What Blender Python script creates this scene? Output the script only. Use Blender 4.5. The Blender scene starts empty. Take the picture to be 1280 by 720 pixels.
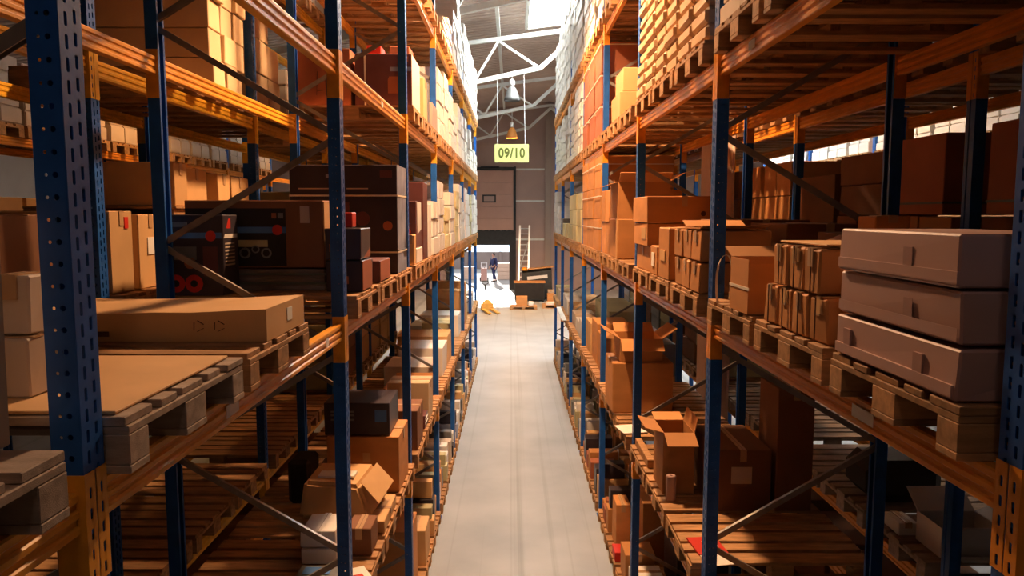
import bpy, bmesh, math, random
from mathutils import Vector, Matrix
R = random.Random(7)
sc = bpy.context.scene
COL = sc.collection
H = 4.15                                   # eye height above the floor

# ------------------------------------------------------------------ materials
def nm(name):
    m = bpy.data.materials.new(name); m.use_nodes = True
    nt = m.node_tree; b = nt.nodes['Principled BSDF']
    return m, nt, b
def rgb(c): return (c[0], c[1], c[2], 1)
def mat(name, col, rough=.6, metal=0., var=.12, scale=6., bump=0., bscale=60., rnd=0., stretch=(1, 1, 1), spec=.3):
    m, nt, b = nm(name)
    N = nt.nodes.new; L = nt.links.new
    tc = N('ShaderNodeTexCoord'); mp = N('ShaderNodeMapping'); mp.inputs['Scale'].default_value = stretch
    L(tc.outputs['Object'], mp.inputs['Vector'])
    no = N('ShaderNodeTexNoise'); no.inputs['Scale'].default_value = scale; no.inputs['Detail'].default_value = 5
    L(mp.outputs[0], no.inputs['Vector'])
    rp = N('ShaderNodeValToRGB')
    rp.color_ramp.elements[0].position = .3; rp.color_ramp.elements[1].position = .7
    rp.color_ramp.elements[0].color = rgb([c * (1 - var) for c in col])
    rp.color_ramp.elements[1].color = rgb([min(1, c * (1 + var)) for c in col])
    L(no.outputs[0], rp.inputs[0])
    out = rp.outputs[0]
    if rnd:
        oi = N('ShaderNodeObjectInfo'); mr = N('ShaderNodeMapRange')
        mr.inputs['To Min'].default_value = 1 - rnd; mr.inputs['To Max'].default_value = 1 + rnd
        L(oi.outputs['Random'], mr.inputs['Value'])
        mx = N('ShaderNodeVectorMath'); mx.operation = 'SCALE'
        L(out, mx.inputs[0]); L(mr.outputs[0], mx.inputs['Scale']); out = mx.outputs[0]
    L(out, b.inputs['Base Color'])
    b.inputs['Roughness'].default_value = rough; b.inputs['Metallic'].default_value = metal
    b.inputs['Specular IOR Level'].default_value = spec
    if bump:
        n2 = N('ShaderNodeTexNoise'); n2.inputs['Scale'].default_value = bscale
        L(mp.outputs[0], n2.inputs['Vector'])
        bp = N('ShaderNodeBump'); bp.inputs['Strength'].default_value = bump; bp.inputs['Distance'].default_value = .01
        L(n2.outputs[0], bp.inputs['Height']); L(bp.outputs[0], b.inputs['Normal'])
    return m
def emis(name, col, s):
    m, nt, b = nm(name)
    b.inputs['Base Color'].default_value = rgb(col); b.inputs['Emission Color'].default_value = rgb(col)
    b.inputs['Emission Strength'].default_value = s
    return m

M = {}
M['blue'] = mat('blue_paint', (.014, .10, .40), .42, var=.18, scale=9, bump=.05)
M['orangeL'] = mat('yellow_orange_paint', (.84, .37, .035), .36, var=.14, scale=14, stretch=(1, .3, 1), bump=.08)
M['orange'] = mat('orange_paint', (.80, .29, .022), .38, var=.14, scale=14, stretch=(1, .3, 1), bump=.08)
M['yellow'] = mat('yellow_paint', (.80, .42, .03), .4, var=.14, scale=14)
M['brace'] = mat('galvanised_steel', (.30, .27, .25), .42, .55, var=.15, scale=20)
M['wood'] = mat('pallet_wood', (.42, .225, .10), .8, var=.3, scale=5, stretch=(1.2, 6, 6), bump=.15, rnd=.18)
M['greywood'] = mat('weathered_pallet_wood', (.36, .27, .21), .85, var=.25, scale=5, stretch=(1.2, 6, 6), bump=.2, rnd=.1)
M['kraft'] = mat('kraft_cardboard', (.56, .25, .085), .72, var=.10, scale=3, stretch=(1, 1, 2.5), rnd=.16)
M['pale'] = mat('pale_cardboard', (.70, .50, .30), .7, var=.08, scale=3, rnd=.14)
M['tan'] = mat('tan_cardboard', (.64, .38, .17), .72, var=.09, scale=3, rnd=.12)
M['brown'] = mat('brown_cardboard', (.22, .095, .045), .75, var=.12, scale=3, rnd=.15)
M['redbrown'] = mat('red_brown_cardboard', (.40, .13, .065), .7, var=.10, scale=3)
M['cream'] = mat('cream_cardboard', (.58, .46, .36), .65, var=.06, scale=3, rnd=.06)
M['white'] = mat('white_cardboard', (.80, .75, .70), .6, var=.05, scale=3, rnd=.05)
M['pinkwhite'] = mat('white_coated_cardboard', (.50, .315, .275), .5, var=.05, scale=2)
M['olive'] = mat('olive_cardboard', (.52, .46, .26), .7, var=.10, scale=3, rnd=.2)
M['dark'] = mat('dark_printed_carton', (.045, .035, .045), .38, var=.25, scale=3, rnd=.2)
M['maroon'] = mat('maroon_printed_carton', (.14, .05, .05), .42, var=.2, scale=3)
M['wrap'] = mat('white_stretch_wrap', (.82, .80, .76), .35, var=.04, scale=2, bump=.15, bscale=9, rnd=.06, spec=.5)
M['bluewrap'] = mat('blue_grey_stretch_wrap', (.30, .33, .45), .25, var=.25, scale=5, bump=.3, bscale=14, spec=.6)
M['darkwrap'] = mat('smoky_stretch_wrap', (.16, .13, .12), .25, var=.3, scale=4, stretch=(1, 1, 6), bump=.3, bscale=14, spec=.6)
M['tape'] = mat('packing_tape_film', (.50, .30, .15), .38, var=.05, spec=.4)
M['patch'] = mat('pale_tape_patch', (.40, .24, .21), .4, var=.05)
M['strap'] = mat('plastic_strap', (.80, .72, .60), .4, var=.05)
M['darkstrap'] = mat('dark_plastic_strap', (.10, .12, .10), .4, var=.05)
M['paper'] = mat('white_paper', (.86, .82, .76), .7, var=.04)
M['red'] = mat('red_print', (.62, .035, .02), .45, var=.08)
M['bluep'] = mat('blue_print', (.07, .19, .48), .45, var=.1)
M['black'] = mat('black_print', (.02, .017, .016), .5, var=.2)
M['ink'] = mat('dark_brown_ink', (.09, .035, .02), .7, var=.1)
M['floor'] = None
M['wall'] = mat('taupe_wall_panel', (.44, .31, .275), .7, var=.06, scale=1.2)
M['sidewall'] = mat('side_wall_panel', (.38, .30, .26), .8, var=.06, scale=1)
M['doorpanel'] = mat('sectional_door_panel', (.55, .33, .265), .55, var=.05, scale=1.5)
M['charcoal'] = mat('charcoal_paint', (.03, .032, .034), .6, var=.2)
M['steelwhite'] = mat('white_painted_steel', (.78, .80, .77), .45, var=.06)
M['roof'] = mat('ribbed_roof_sheet', (.55, .43, .37), .6, var=.10, scale=.7)
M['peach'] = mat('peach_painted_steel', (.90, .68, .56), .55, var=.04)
M['signy'] = mat('yellow_sign_board', (.55, .60, .20), .6, var=.02)
M['signt'] = mat('olive_sign_lettering', (.10, .11, .02), .7, var=.03)
M['alu'] = mat('aluminium', (.80, .80, .80), .35, .3, var=.05)
M['jack'] = mat('ochre_paint', (.70, .40, .10), .45, var=.12)
M['navy'] = mat('navy_workwear', (.025, .03, .09), .8, var=.2)
M['skin'] = mat('skin', (.48, .26, .18), .55, var=.05)
M['hair'] = mat('dark_hair', (.05, .03, .02), .6, var=.2)
M['yard'] = mat('pale_yard_concrete', (.26, .22, .19), .85, var=.08, scale=.8)
M['fence'] = mat('beige_yard_wall', (.24, .185, .16), .85, var=.15, scale=.8)
M['fabric'] = mat('grey_plastic_bag', (.10, .09, .09), .4, var=.4, scale=8, bump=.4, bscale=20)
M['clear'] = mat('grey_metal', (.20, .20, .20), .45, .4, var=.1)
M['bulb_on'] = emis('warm_lamp_glow', (1, .42, .10), 14)
M['bulb_off'] = mat('frosted_lamp_glass', (.85, .85, .80), .2, var=.02)
M['sky1'] = emis('daylit_roof_light', (.95, 1.0, .97), 30.0)
M['sky2'] = emis('daylit_side_roof_light', (1.0, .92, .80), 7.0)
M['glow_shade'] = mat('amber_glow_shade', (.75, .30, .08), .4, var=.05)  # shade colour for switched-on lamps only, paints in their glow

def floor_mat():
    m, nt, b = nm('worn_concrete')
    N = nt.nodes.new; L = nt.links.new
    tc = N('ShaderNodeTexCoord')
    n1 = N('ShaderNodeTexNoise'); n1.inputs['Scale'].default_value = .9; n1.inputs['Detail'].default_value = 8
    L(tc.outputs['Object'], n1.inputs['Vector'])
    mp = N('ShaderNodeMapping'); mp.inputs['Scale'].default_value = (5, .02, 1)
    L(tc.outputs['Object'], mp.inputs['Vector'])
    n2 = N('ShaderNodeTexNoise'); n2.inputs['Scale'].default_value = .9; n2.inputs['Detail'].default_value = 4
    L(mp.outputs[0], n2.inputs['Vector'])
    r1 = N('ShaderNodeValToRGB'); r1.color_ramp.elements[0].position = .3; r1.color_ramp.elements[1].position = .72
    r1.color_ramp.elements[0].color = (.33, .36, .39, 1); r1.color_ramp.elements[1].color = (.45, .48, .505, 1)
    L(n1.outputs[0], r1.inputs[0])
    r2 = N('ShaderNodeValToRGB'); r2.color_ramp.elements[0].position = .34; r2.color_ramp.elements[1].position = .44
    r2.color_ramp.elements[0].color = (.62, .62, .62, 1); r2.color_ramp.elements[1].color = (1, 1, 1, 1)
    L(n2.outputs[0], r2.inputs[0])
    mx = N('ShaderNodeMix'); mx.data_type = 'RGBA'; mx.blend_type = 'MULTIPLY'; mx.inputs[0].default_value = .8
    L(r1.outputs[0], mx.inputs[6]); L(r2.outputs[0], mx.inputs[7])
    L(mx.outputs[2], b.inputs['Base Color'])
    b.inputs['Roughness'].default_value = .42; b.inputs['Specular IOR Level'].default_value = .4
    return m
M['floor'] = floor_mat()

# ------------------------------------------------------------------ mesh helpers
class MB:
    def __init__(s): s.v = []; s.f = []
    def quad(s, *p):
        n = len(s.v); s.v += [tuple(q) for q in p]; s.f.append(tuple(range(n, n + len(p)))); return s
    def hexa(s, p):                      # p: 4 bottom ccw, 4 top
        n = len(s.v); s.v += [tuple(q) for q in p]
        for f in ((3, 2, 1, 0), (4, 5, 6, 7), (0, 1, 5, 4), (1, 2, 6, 5), (2, 3, 7, 6), (3, 0, 4, 7)):
            s.f.append(tuple(n + i for i in f))
        return s
    def box(s, x0, x1, y0, y1, z0, z1, j=0.):
        if x0 > x1: x0, x1 = x1, x0
        if y0 > y1: y0, y1 = y1, y0
        a = lambda: R.uniform(-j, j) if j else 0
        p = [(x0, y0, z0), (x1, y0, z0), (x1, y1, z0), (x0, y1, z0), (x0, y0, z1), (x1, y0, z1), (x1, y1, z1), (x0, y1, z1)]
        return s.hexa([(q[0] + a(), q[1] + a(), q[2] + (a() * .5 if k > 3 else 0)) for k, q in enumerate(p)])
    def bar(s, a, b, w, t, up=(0, 0, 1)):   # rectangular bar from a to b
        a = Vector(a); b = Vector(b); d = (b - a).normalized(); u = Vector(up)
        sx = d.cross(u)
        if sx.length < 1e-4: sx = d.cross(Vector((1, 0, 0)))
        sx.normalize(); sz = sx.cross(d).normalized()
        sx *= w / 2; sz *= t / 2
        return s.hexa([a - sx - sz, a + sx - sz, b + sx - sz, b - sx - sz, a - sx + sz, a + sx + sz, b + sx + sz, b - sx + sz])
    def tube(s, a, b, r, n=10, r2=None):
        a = Vector(a); b = Vector(b); d = (b - a).normalized(); r2 = r if r2 is None else r2
        x = d.cross(Vector((0, 0, 1)))
        if x.length < 1e-4: x = Vector((1, 0, 0))
        x.normalize(); y = d.cross(x)
        k = len(s.v)
        for c, rr in ((a, r), (b, r2)):
            for i in range(n):
                t = 2 * math.pi * i / n; s.v.append(tuple(c + x * math.cos(t) * rr + y * math.sin(t) * rr))
        for i in range(n): s.f.append((k + i, k + (i + 1) % n, k + n + (i + 1) % n, k + n + i))
        s.f.append(tuple(k + i for i in reversed(range(n)))); s.f.append(tuple(k + n + i for i in range(n)))
        return s
    def lathe(s, prof, c, n=20):
        k = len(s.v); m = len(prof)
        for r, z in prof:
            for i in range(n):
                t = 2 * math.pi * i / n; s.v.append((c[0] + r * math.cos(t), c[1] + r * math.sin(t), c[2] + z))
        for j in range(m - 1):
            for i in range(n):
                s.f.append((k + j * n + i, k + j * n + (i + 1) % n, k + (j + 1) * n + (i + 1) % n, k + (j + 1) * n + i))
        return s
    def prismY(s, prof, y0, y1):          # prof: (x,z) polygon extruded along Y
        k = len(s.v); n = len(prof)
        for y in (y0, y1):
            for x, z in prof: s.v.append((x, y, z))
        for i in range(n): s.f.append((k + i, k + (i + 1) % n, k + n + (i + 1) % n, k + n + i))
        s.f.append(tuple(k + i for i in reversed(range(n)))); s.f.append(tuple(k + n + i for i in range(n)))
        return s
    def build(s, name, m, parent=None, base=None, bevel=0, seg=1, smooth=False, solid=0):
        o0 = Vector((0, 0, 0))
        if parent is not None: o0 = parent['_o'] if '_o' in parent else o0; o0 = Vector(o0)
        elif base is not None: o0 = Vector(base)
        me = bpy.data.meshes.new(name)
        me.from_pydata([tuple(Vector(p) - o0) for p in s.v], [], s.f)
        bm = bmesh.new(); bm.from_mesh(me)
        if not solid: bmesh.ops.recalc_face_normals(bm, faces=bm.faces)
        if bevel:
            bmesh.ops.bevel(bm, geom=list(bm.edges), offset=bevel, segments=seg, affect='EDGES', clamp_overlap=True)
        bm.to_mesh(me); bm.free()
        if smooth:
            for p in me.polygons: p.use_smooth = True
        me.materials.append(m)
        o = bpy.data.objects.new(name, me); COL.objects.link(o)
        if parent is not None: o.parent = parent; o['_o'] = list(o0)
        else:
            o.location = o0; o['_o'] = list(o0)
        if solid:
            md = o.modifiers.new('thickness', 'SOLIDIFY'); md.thickness = solid; md.offset = 0
        return o

def tag(o, label, cat, group=None, kind=None):
    o['label'] = label; o['category'] = cat
    if group: o['group'] = group
    if kind: o['kind'] = kind
    return o
def thing(name, loc, label, cat, group=None):
    o = bpy.data.objects.new(name, None); COL.objects.link(o)
    o.location = loc; o['_o'] = list(loc); o.empty_display_size = .2
    return tag(o, label, cat, group)
def struct(o, label=None, cat=None):
    o['kind'] = 'structure'
    if label: o['label'] = label
    if cat: o['category'] = cat
    return o
def copytree(o, loc, label, group=None):
    c = o.copy(); COL.objects.link(c); c.location = loc; c['_o'] = list(loc); c['label'] = label
    if group: c['group'] = group
    for ch in o.children:
        d = ch.copy(); COL.objects.link(d); d.parent = c
        for g in ch.children:
            e = g.copy(); COL.objects.link(e); e.parent = d
    return c

# ------------------------------------------------------------------ layout constants
PITCH = 2.8; PW = .09; PD = .07; DEPTH = 1.10
class Side:
    def __init__(s, sg, x0, Y1, lev, word, frames):
        s.sg = sg; s.x0 = x0; s.Y1 = Y1; s.lev = lev; s.word = word; s.frames = frames
    def X(s, d): return s.sg * (s.x0 + d)
    def Y(s, i): return s.Y1 + PITCH * (i - 1) + (.06 if i == 1 and s.sg < 0 and s.x0 < 1 else 0)            # far edge of post i
    def slot(s, b, k): return s.Y1 + PITCH * (b - 1) + .09 + k * .87      # near edge of pallet k in bay b
LV = {'A': 0, 'B': 1, 'C': 2, 'D': 3}
L1 = Side(-1, .993, 1.74, [1.605, 3.508, 5.05, 6.52], 'left rack', range(0, 9))
R1 = Side(1, 1.203, 1.83, [1.765, 3.51, 5.06, 6.58], 'right rack', range(0, 9))
L2 = Side(-1, 2.42, 1.74, [1.605, 3.508, 5.05, 6.52], 'back left rack', range(0, 8))
R2 = Side(1, 2.72, 1.83, [1.765, 3.51, 5.06, 6.58], 'back right rack', range(0, 8))
ORD = ['camera-side', 'first', 'second', 'third', 'fourth', 'fifth', 'sixth', 'seventh', 'eighth']
SLOT = ['near', 'middle', 'far']
LEVW = {'A': 'lower shelf', 'B': 'middle shelf', 'C': 'upper shelf', 'D': 'top shelf', 'F': 'floor row'}

# ------------------------------------------------------------------ racks
def panel(mb, org, u, v, width, z0, z1, cols, pitch):
    """perforated sheet: org + a*u + z*v ; cols = [(centre, halfw, halfh, phase, round)]"""
    org = Vector(org); u = Vector(u)
    P = lambda a, z: tuple(org + u * a + Vector((0, 0, z)))
    cols = sorted(cols); edges = [0.]
    for c, hw, hh, ph, rd in cols: edges += [c - hw * 1.3, c + hw * 1.3]
    edges.append(width)
    for k in range(0, len(edges), 2):
        mb.quad(P(edges[k], z0), P(edges[k + 1], z0), P(edges[k + 1], z1), P(edges[k], z1))
    for ci, (c, hw, hh, ph, rd) in enumerate(cols):
        a0, a1 = edges[1 + 2 * ci], edges[2 + 2 * ci]
        z = z0
        while z < z1 - 1e-6:
            zt = min(z + pitch, z1)
            zc = z + pitch * (.5 + ph)
            if zt - z < pitch * .9:
                mb.quad(P(a0, z), P(a1, z), P(a1, zt), P(a0, zt)); z = zt; continue
            q = .41 if rd else .25
            w2, h2 = hw * (.42 if rd else .6), hh * (.42 if rd else .8)
            o = [(c - w2, zc - hh), (c + w2, zc - hh), (c + hw, zc - h2), (c + hw, zc + h2), (c + w2, zc + hh), (c - w2, zc + hh), (c - hw, zc + h2), (c - hw, zc - h2)]
            C4 = [(a0, z), (a1, z), (a1, zt), (a0, zt)]
            q4 = lambda *p: mb.quad(*[P(*t) for t in p])
            q4(C4[0], C4[1], o[1], o[0]); q4(C4[1], o[2], o[1]); q4(C4[1], C4[2], o[3], o[2]); q4(C4[2], o[4], o[3])
            q4(C4[2], C4[3], o[5], o[4]); q4(C4[3], o[6], o[5]); q4(C4[3], C4[0], o[7], o[6]); q4(C4[0], o[0], o[7])
            z = zt

def post(parent, S, i, d0, front, z1, detail, m):
    """upright post; front True: flange faces the aisle"""
    yb = S.Y(i); ya = yb - PW
    xa = S.X(d0 if front else d0 + PD); xb = S.X(d0 + PD if front else d0)
    mb = MB()
    if detail:
        sgx = 1 if xb > xa else -1
        panel(mb, (xa, ya, 0.008), (0, 1, 0), None, PW, 0, z1, [(.027, .006, .016, 0, 0), (.063, .006, .016, .25, 0)], .05)
        for y in (ya, yb):
            panel(mb, (xa, y, 0.008), (sgx, 0, 0), None, PD, 0, z1, [(.024, .0065, .0065, .1, 1), (.045, .004, .004, .1, 1)], .05)
        mb.quad((xb, ya, .008), (xb, ya + .022, .008), (xb, ya + .022, z1), (xb, ya, z1))
        mb.quad((xb, yb, .008), (xb, yb - .022, .008), (xb, yb - .022, z1), (xb, yb, z1))
        o = mb.build('upright_post', m, parent, solid=.0025)
    else:
        sgx = 1 if xb > xa else -1
        t = .006 * sgx
        prof = [(xa, ya), (xa, ya + .03), (xa + t * .8, ya + .035), (xa + t * .8, yb - .035), (xa, yb - .03), (xa, yb), (xb, yb), (xb, yb - .02), (xb - t, yb - .02), (xb - t, yb - .006), (xa + 2 * t, yb - .006), (xa + 2 * t, ya + .006), (xb - t, ya + .006), (xb - t, ya + .02), (xb, ya + .02), (xb, ya)]
        k = len(mb.v); n = len(prof)
        for z in (.008, z1):
            for x, y in prof: mb.v.append((x, y, z))
        for a in range(n): mb.f.append((k + a, k + (a + 1) % n, k + n + (a + 1) % n, k + n + a))
        o = mb.build('upright_post', m, parent)
    f = MB(); xm = (xa + xb) / 2
    f.box(xm - .06, xm + .06, ya - .02, yb + .02, .0005, .008)
    f.build('foot_plate', M['blue'], o)
    return o

def beam_profile(S, dfront, flip):
    """front corner d=dfront, body behind it"""
    q = -1 if flip else 1
    pts = [(0.004, 0), (0, -.006), (0, -.022), (.007, -.028), (.007, -.04), (0, -.046), (0, -.060), (.007, -.066), (.007, -.078), (0, -.084), (0, -.098), (.004, -.102), (.041, -.102), (.045, -.098), (.045, -.084), (.038, -.078), (.038, -.066), (.045, -.060), (.045, -.046), (.038, -.04), (.038, -.028), (.045, -.022), (.045, -.006), (.041, 0)]
    return [(S.X(dfront + q * x), z) for x, z in pts]

def beam(parent, S, b, lev, front, mm, detail):
    ya = S.Y(b); yb = S.Y(b + 1) - PW
    z = S.lev[lev]
    df = .012 if front else DEPTH - .012
    pr = [(x, z + dz) for x, dz in beam_profile(S, df, not front)]
    o = MB().prismY(pr, ya + .004, yb - .004).build('beam', mm, parent)
    q = 1 if front else -1
    dA = -.004 if front else DEPTH + .004
    for (ye, s) in ((ya, -1), (yb, 1)):
        c = MB()
        y0, y1 = (ye, ye + .0035) if s < 0 else (ye - .0035, ye)
        z0, z1 = z - .235, z + .04
        c.box(S.X(dA), S.X(dA + q * .072), y0 + .0003, y1 - .0003, z0, z1)
        yl0, yl1 = (ye - .042, ye) if s < 0 else (ye, ye + .042)
        if detail and front:
            panel(c, (S.X(dA), yl0, z0), (0, 1, 0), None, .042, 0, z1 - z0, [(.021, .006, .014, 0, 0)], .05)
            panel(c, (S.X(dA + .0025), yl0, z0), (0, 1, 0), None, .042, 0, z1 - z0, [(.021, .006, .014, 0, 0)], .05)
        else:
            c.box(S.X(dA), S.X(dA + q * .003), yl0, yl1, z0, z1)
        c.build('beam_connector', mm, o)
    return o

def brace_set(parent, S, i, ztop, znode):
    y = S.Y(i) - PW / 2
    z = znode; k = 0
    zs = []
    while z > .55: z -= 1.27
    while z < ztop - .2:
        zs.append(z); z += 1.27
    for z in zs:
        for dz in (-.635, .635):
            z2 = z + dz
            if z2 < .1 or z2 > ztop - .05: continue
            a = (S.X(.05), y + (.012 if dz > 0 else -.012), z + math.copysign(.02, dz)); b = (S.X(DEPTH - .05), y + (.012 if dz > 0 else -.012), z2 - math.copysign(.02, dz))
            mb = MB()
            A = Vector(a); B = Vector(b)
            mb.bar(a, b, .024, .004, (0, 0, 1))
            up = (B - A).normalized().cross(Vector((0, 1, 0)))
            for sy in (-.011, .011):
                off = Vector((0, sy, 0)) + up * (-.016 if up.z > 0 else .016)
                mb.bar(A + off, B + off, .003, .034, (0, 0, 1))
            br = mb.build('brace', M['brace'], parent)

def rack(S, nm_label, ztop, detail_frames, bays, levels, bm_, nbrace=None, short=False):
    t = thing('pallet_rack', (S.X(0), S.Y(0), 0), nm_label, 'rack', 'pallet racks along the aisles')
    for i in S.frames:
        post(t, S, i, 0, True, ztop, i in detail_frames, M['blue'])
        post(t, S, i, DEPTH - PD, False, ztop, False, M['blue'])
        if nbrace is None or i in nbrace: brace_set(t, S, i, ztop, H + (.47 if S.sg < 0 else .505))
    for b in bays:
        for lv in levels:
            for fr in (True, False):
                beam(t, S, b, LV[lv], fr, bm_, b <= 1 and fr)
    return t

rackL = rack(L1, 'blue and orange pallet rack along the left side of the aisle', 7.25, (1, 2, 3), range(0, 8), 'ABCD', M['orangeL'])
rackR = rack(R1, 'blue and orange pallet rack along the right side of the aisle', 7.25, (1, 2, 3), range(0, 8), 'ABCD', M['orange'])
rackL2 = rack(L2, 'rack standing back to back behind the left aisle rack', 7.25, (2, 3), range(0, 7), 'ABCD', M['yellow'], nbrace=())
rackR2 = rack(R2, 'rack standing back to back behind the right aisle rack', 7.25, (), range(0, 7), 'ABCD', M['orange'], nbrace=())
# small location plates stuck on the beams
def plate(rk, S, lev, y, w=.09):
    mb = MB(); z = S.lev[LV[lev]]
    mb.box(S.X(.0105), S.X(.0118), y, y + w, z - .075, z - .03)
    o = mb.build('location_label', M['paper'], rk)
plate(rackL, L1, 'B', 2.62, .12); plate(rackL, L1, 'B', 4.06, .06); plate(rackR, R1, 'B', 2.5, .16)
plate(rackL, L1, 'C', 5.95, .08); plate(rackR, R1, 'C', 3.9, .1)

# ------------------------------------------------------------------ pallets
def pallet_parts(x0, y0, z0, seed, weathered):
    """list of (name, MB) for a 1.2 x 0.8 pallet whose boards run along X, corner at x0,y0"""
    rr = random.Random(seed); L, W = 1.2, .8
    out = []
    deck = MB()
    wd = [.145, .10, .145, .10, .145]; gap = (W - sum(wd)) / 4; y = y0
    for w in wd:
        e0, e1 = rr.uniform(0, .012), rr.uniform(0, .012)
        t = .022 + rr.uniform(-.002, .002)
        deck.box(x0 + e0, x0 + L - e1, y, y + w, z0 + .1215, z0 + .1215 + t); y += w + gap
    for xx in (x0, x0 + .5275, x0 + L - .145): deck.box(xx + .002, xx + .143, y0 + .002, y0 + W - .002, z0 + .1, z0 + .121)
    out.append(('deck', deck))
    for a in (x0 + .001, x0 + .5275, x0 + L - .146):
        for w, bw in ((y0 + .001, .1), (y0 + .3275, .145), (y0 + W - .101, .1)):
            bl = MB(); bl.box(a, a + .145, w, w + bw, z0 + .0225, z0 + .0995); out.append(('block', bl))
    for w, bw in ((y0, .1), (y0 + .3275, .145), (y0 + W - .1, .1)):
        sk = MB(); sk.box(x0, x0 + L, w, w + bw, z0 + .0005, z0 + .022); out.append(('skid', sk))
    return out
def proto_pallet(detail, seed, m):
    loc = (0, 0, 0)
    if detail:
        t = bpy.data.objects.new('pallet', None); t['_o'] = [0, 0, 0]; t['category'] = 'pallet'
        kids = []
        for n, mb in pallet_parts(-.6, 0, 0, seed, False):
            o = mb.build(n, m, None, bevel=.0025); COL.objects.unlink(o); kids.append(o)
        return t, kids
    mb = MB()
    for n, p in pallet_parts(-.6, 0, 0, seed, False):
        k = len(mb.v); mb.v += p.v; mb.f += [tuple(k + i for i in f) for f in p.f]
    o = mb.build('pallet', m, None); COL.objects.unlink(o)
    return o, None
PROTO = {}
for wv in ('wood', 'greywood'):
    PROTO[wv, 1] = [proto_pallet(True, s, M[wv]) for s in (1, 2)]
    PROTO[wv, 0] = [proto_pallet(False, s, M[wv]) for s in (3, 4, 5)]
def pallet(xc, y0, z, label, group, detail=0, m='wood', rz=0):
    p, kids = R.choice(PROTO[m, detail])
    o = p.copy(); COL.objects.link(o); loc = (xc, y0, z + .0006)
    o.location = loc; o['_o'] = list(loc); o.rotation_euler.z = rz
    tag(o, label, 'pallet', group)
    if kids:
        for k in kids:
            c = k.copy(); COL.objects.link(c); c.parent = o
    return o
PT = .1465                                   # pallet height plus clearance
def rack_pallet(S, lev, b, k, m='wood', detail=None, dd=0., dy=0., desc=None):
    z = S.lev[LV[lev]] if lev != 'F' else 0.
    y = S.slot(b, k) + dy
    if detail is None: detail = 1 if b <= 2 and S in (L1, R1) else 0
    w = desc or ('weathered grey wooden pallet' if m == 'greywood' else 'wooden pallet')
    lab = f'{w}, {SLOT[k]} place, {ORD[b]} bay, {S.word} {LEVW[lev]}'
    return pallet(S.X(.55 + dd), y, z, lab, 'pallets standing in the racks', detail, m)
def top(S, lev): return (S.lev[LV[lev]] if lev != 'F' else 0.) + PT

# ------------------------------------------------------------------ cartons
def carton(x0, x1, y0, y1, z0, h, m, label, cat='carton', group=None, tape=True, name='carton', j=.004, bev=.005, sticker=None, rz=0., sgn=None, tm=None):
    if x0 > x1: x0, x1 = x1, x0
    if y0 > y1: y0, y1 = y1, y0
    z0 += .0012; z1 = z0 + h - .0048 - j * .5
    xc, yc = (x0 + x1) / 2, (y0 + y1) / 2
    mb = MB(); mb.box(x0 + j, x1 - j, y0 + j, y1 - j, z0, z1, j)
    o = mb.build(name, M[m], None, base=(xc, yc, z0), bevel=bev)
    tag(o, label, cat, group)
    ax = (x1 - x0) >= (y1 - y0)
    if tape:
        t = MB(); w = .024; tt = .0015
        zt = z1 + j * .5
        if ax:
            t.box(x0 + j, x1 - j, yc - w, yc + w, zt - .003, zt + tt)
            if sgn:
                xf = x0 if sgn > 0 else x1
                t.box(xf - .0015 * 1, xf + .0015, yc - w, yc + w, zt - min(.09, h * .4), zt)
        else:
            t.box(xc - w, xc + w, y0 + j, y1 - j, zt - .003, zt + tt)
            t.box(xc - w, xc + w, y0 - .0012, y0 + .006, zt - min(.09, h * .4), zt)
        t.build('packing_tape', tm or M['tape'], o)
        # closing seam of the flaps
        sm = MB()
        if ax: sm.box(x0 + j, x1 - j, yc - .001, yc + .001, zt, zt + tt + .0006)
        else: sm.box(xc - .001, xc + .001, y0 + j, y1 - j, zt, zt + tt + .0006)
        sm.build('flap_seam', M['ink'], o)
    if sticker:                         # (face, u0,u1,v0,v1, mat) fractions; face 'a' aisle side, 'c' camera side
        for face, u0, u1, v0, v1, smat in sticker:
            s = MB(); zz0, zz1 = z0 + v0 * h, z0 + v1 * h
            if face == 'c':
                xa, xb = x0 + u0 * (x1 - x0), x0 + u1 * (x1 - x0)
                s.box(xa, xb, y0 - .002, y0 + .006, zz0, zz1)
            else:
                ya, yb = y0 + u0 * (y1 - y0), y0 + u1 * (y1 - y0)
                if (sgn or 1) > 0: s.box(x0 - .002, x0 + .006, ya, yb, zz0, zz1)
                else: s.box(x1 - .006, x1 + .002, ya, yb, zz0, zz1)
            s.build('shipping_label', M[smat], o)
    if rz: o.rotation_euler.z = rz
    return o
def print_on(o, face, x0, x1, z0, z1, plane, m, name, sgn=1, th=.0015):
    """thin print on the camera side ('c', plane=y) or the aisle side ('a', plane=x); ranges in world metres"""
    s = MB()
    if face == 'c': s.box(x0, x1, plane - th, plane + .004, z0, z1)
    elif sgn > 0: s.box(plane - th, plane + .004, x0, x1, z0, z1)
    else: s.box(plane - .004, plane + th, x0, x1, z0, z1)
    return s.build(name, M[m], o)
def disc_on(o, x, z, r, plane, m, name, th=.0025):
    s = MB(); s.tube((x, plane + .004, z), (x, plane - th, z), r, 16)
    return s.build(name, M[m], o)

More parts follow.
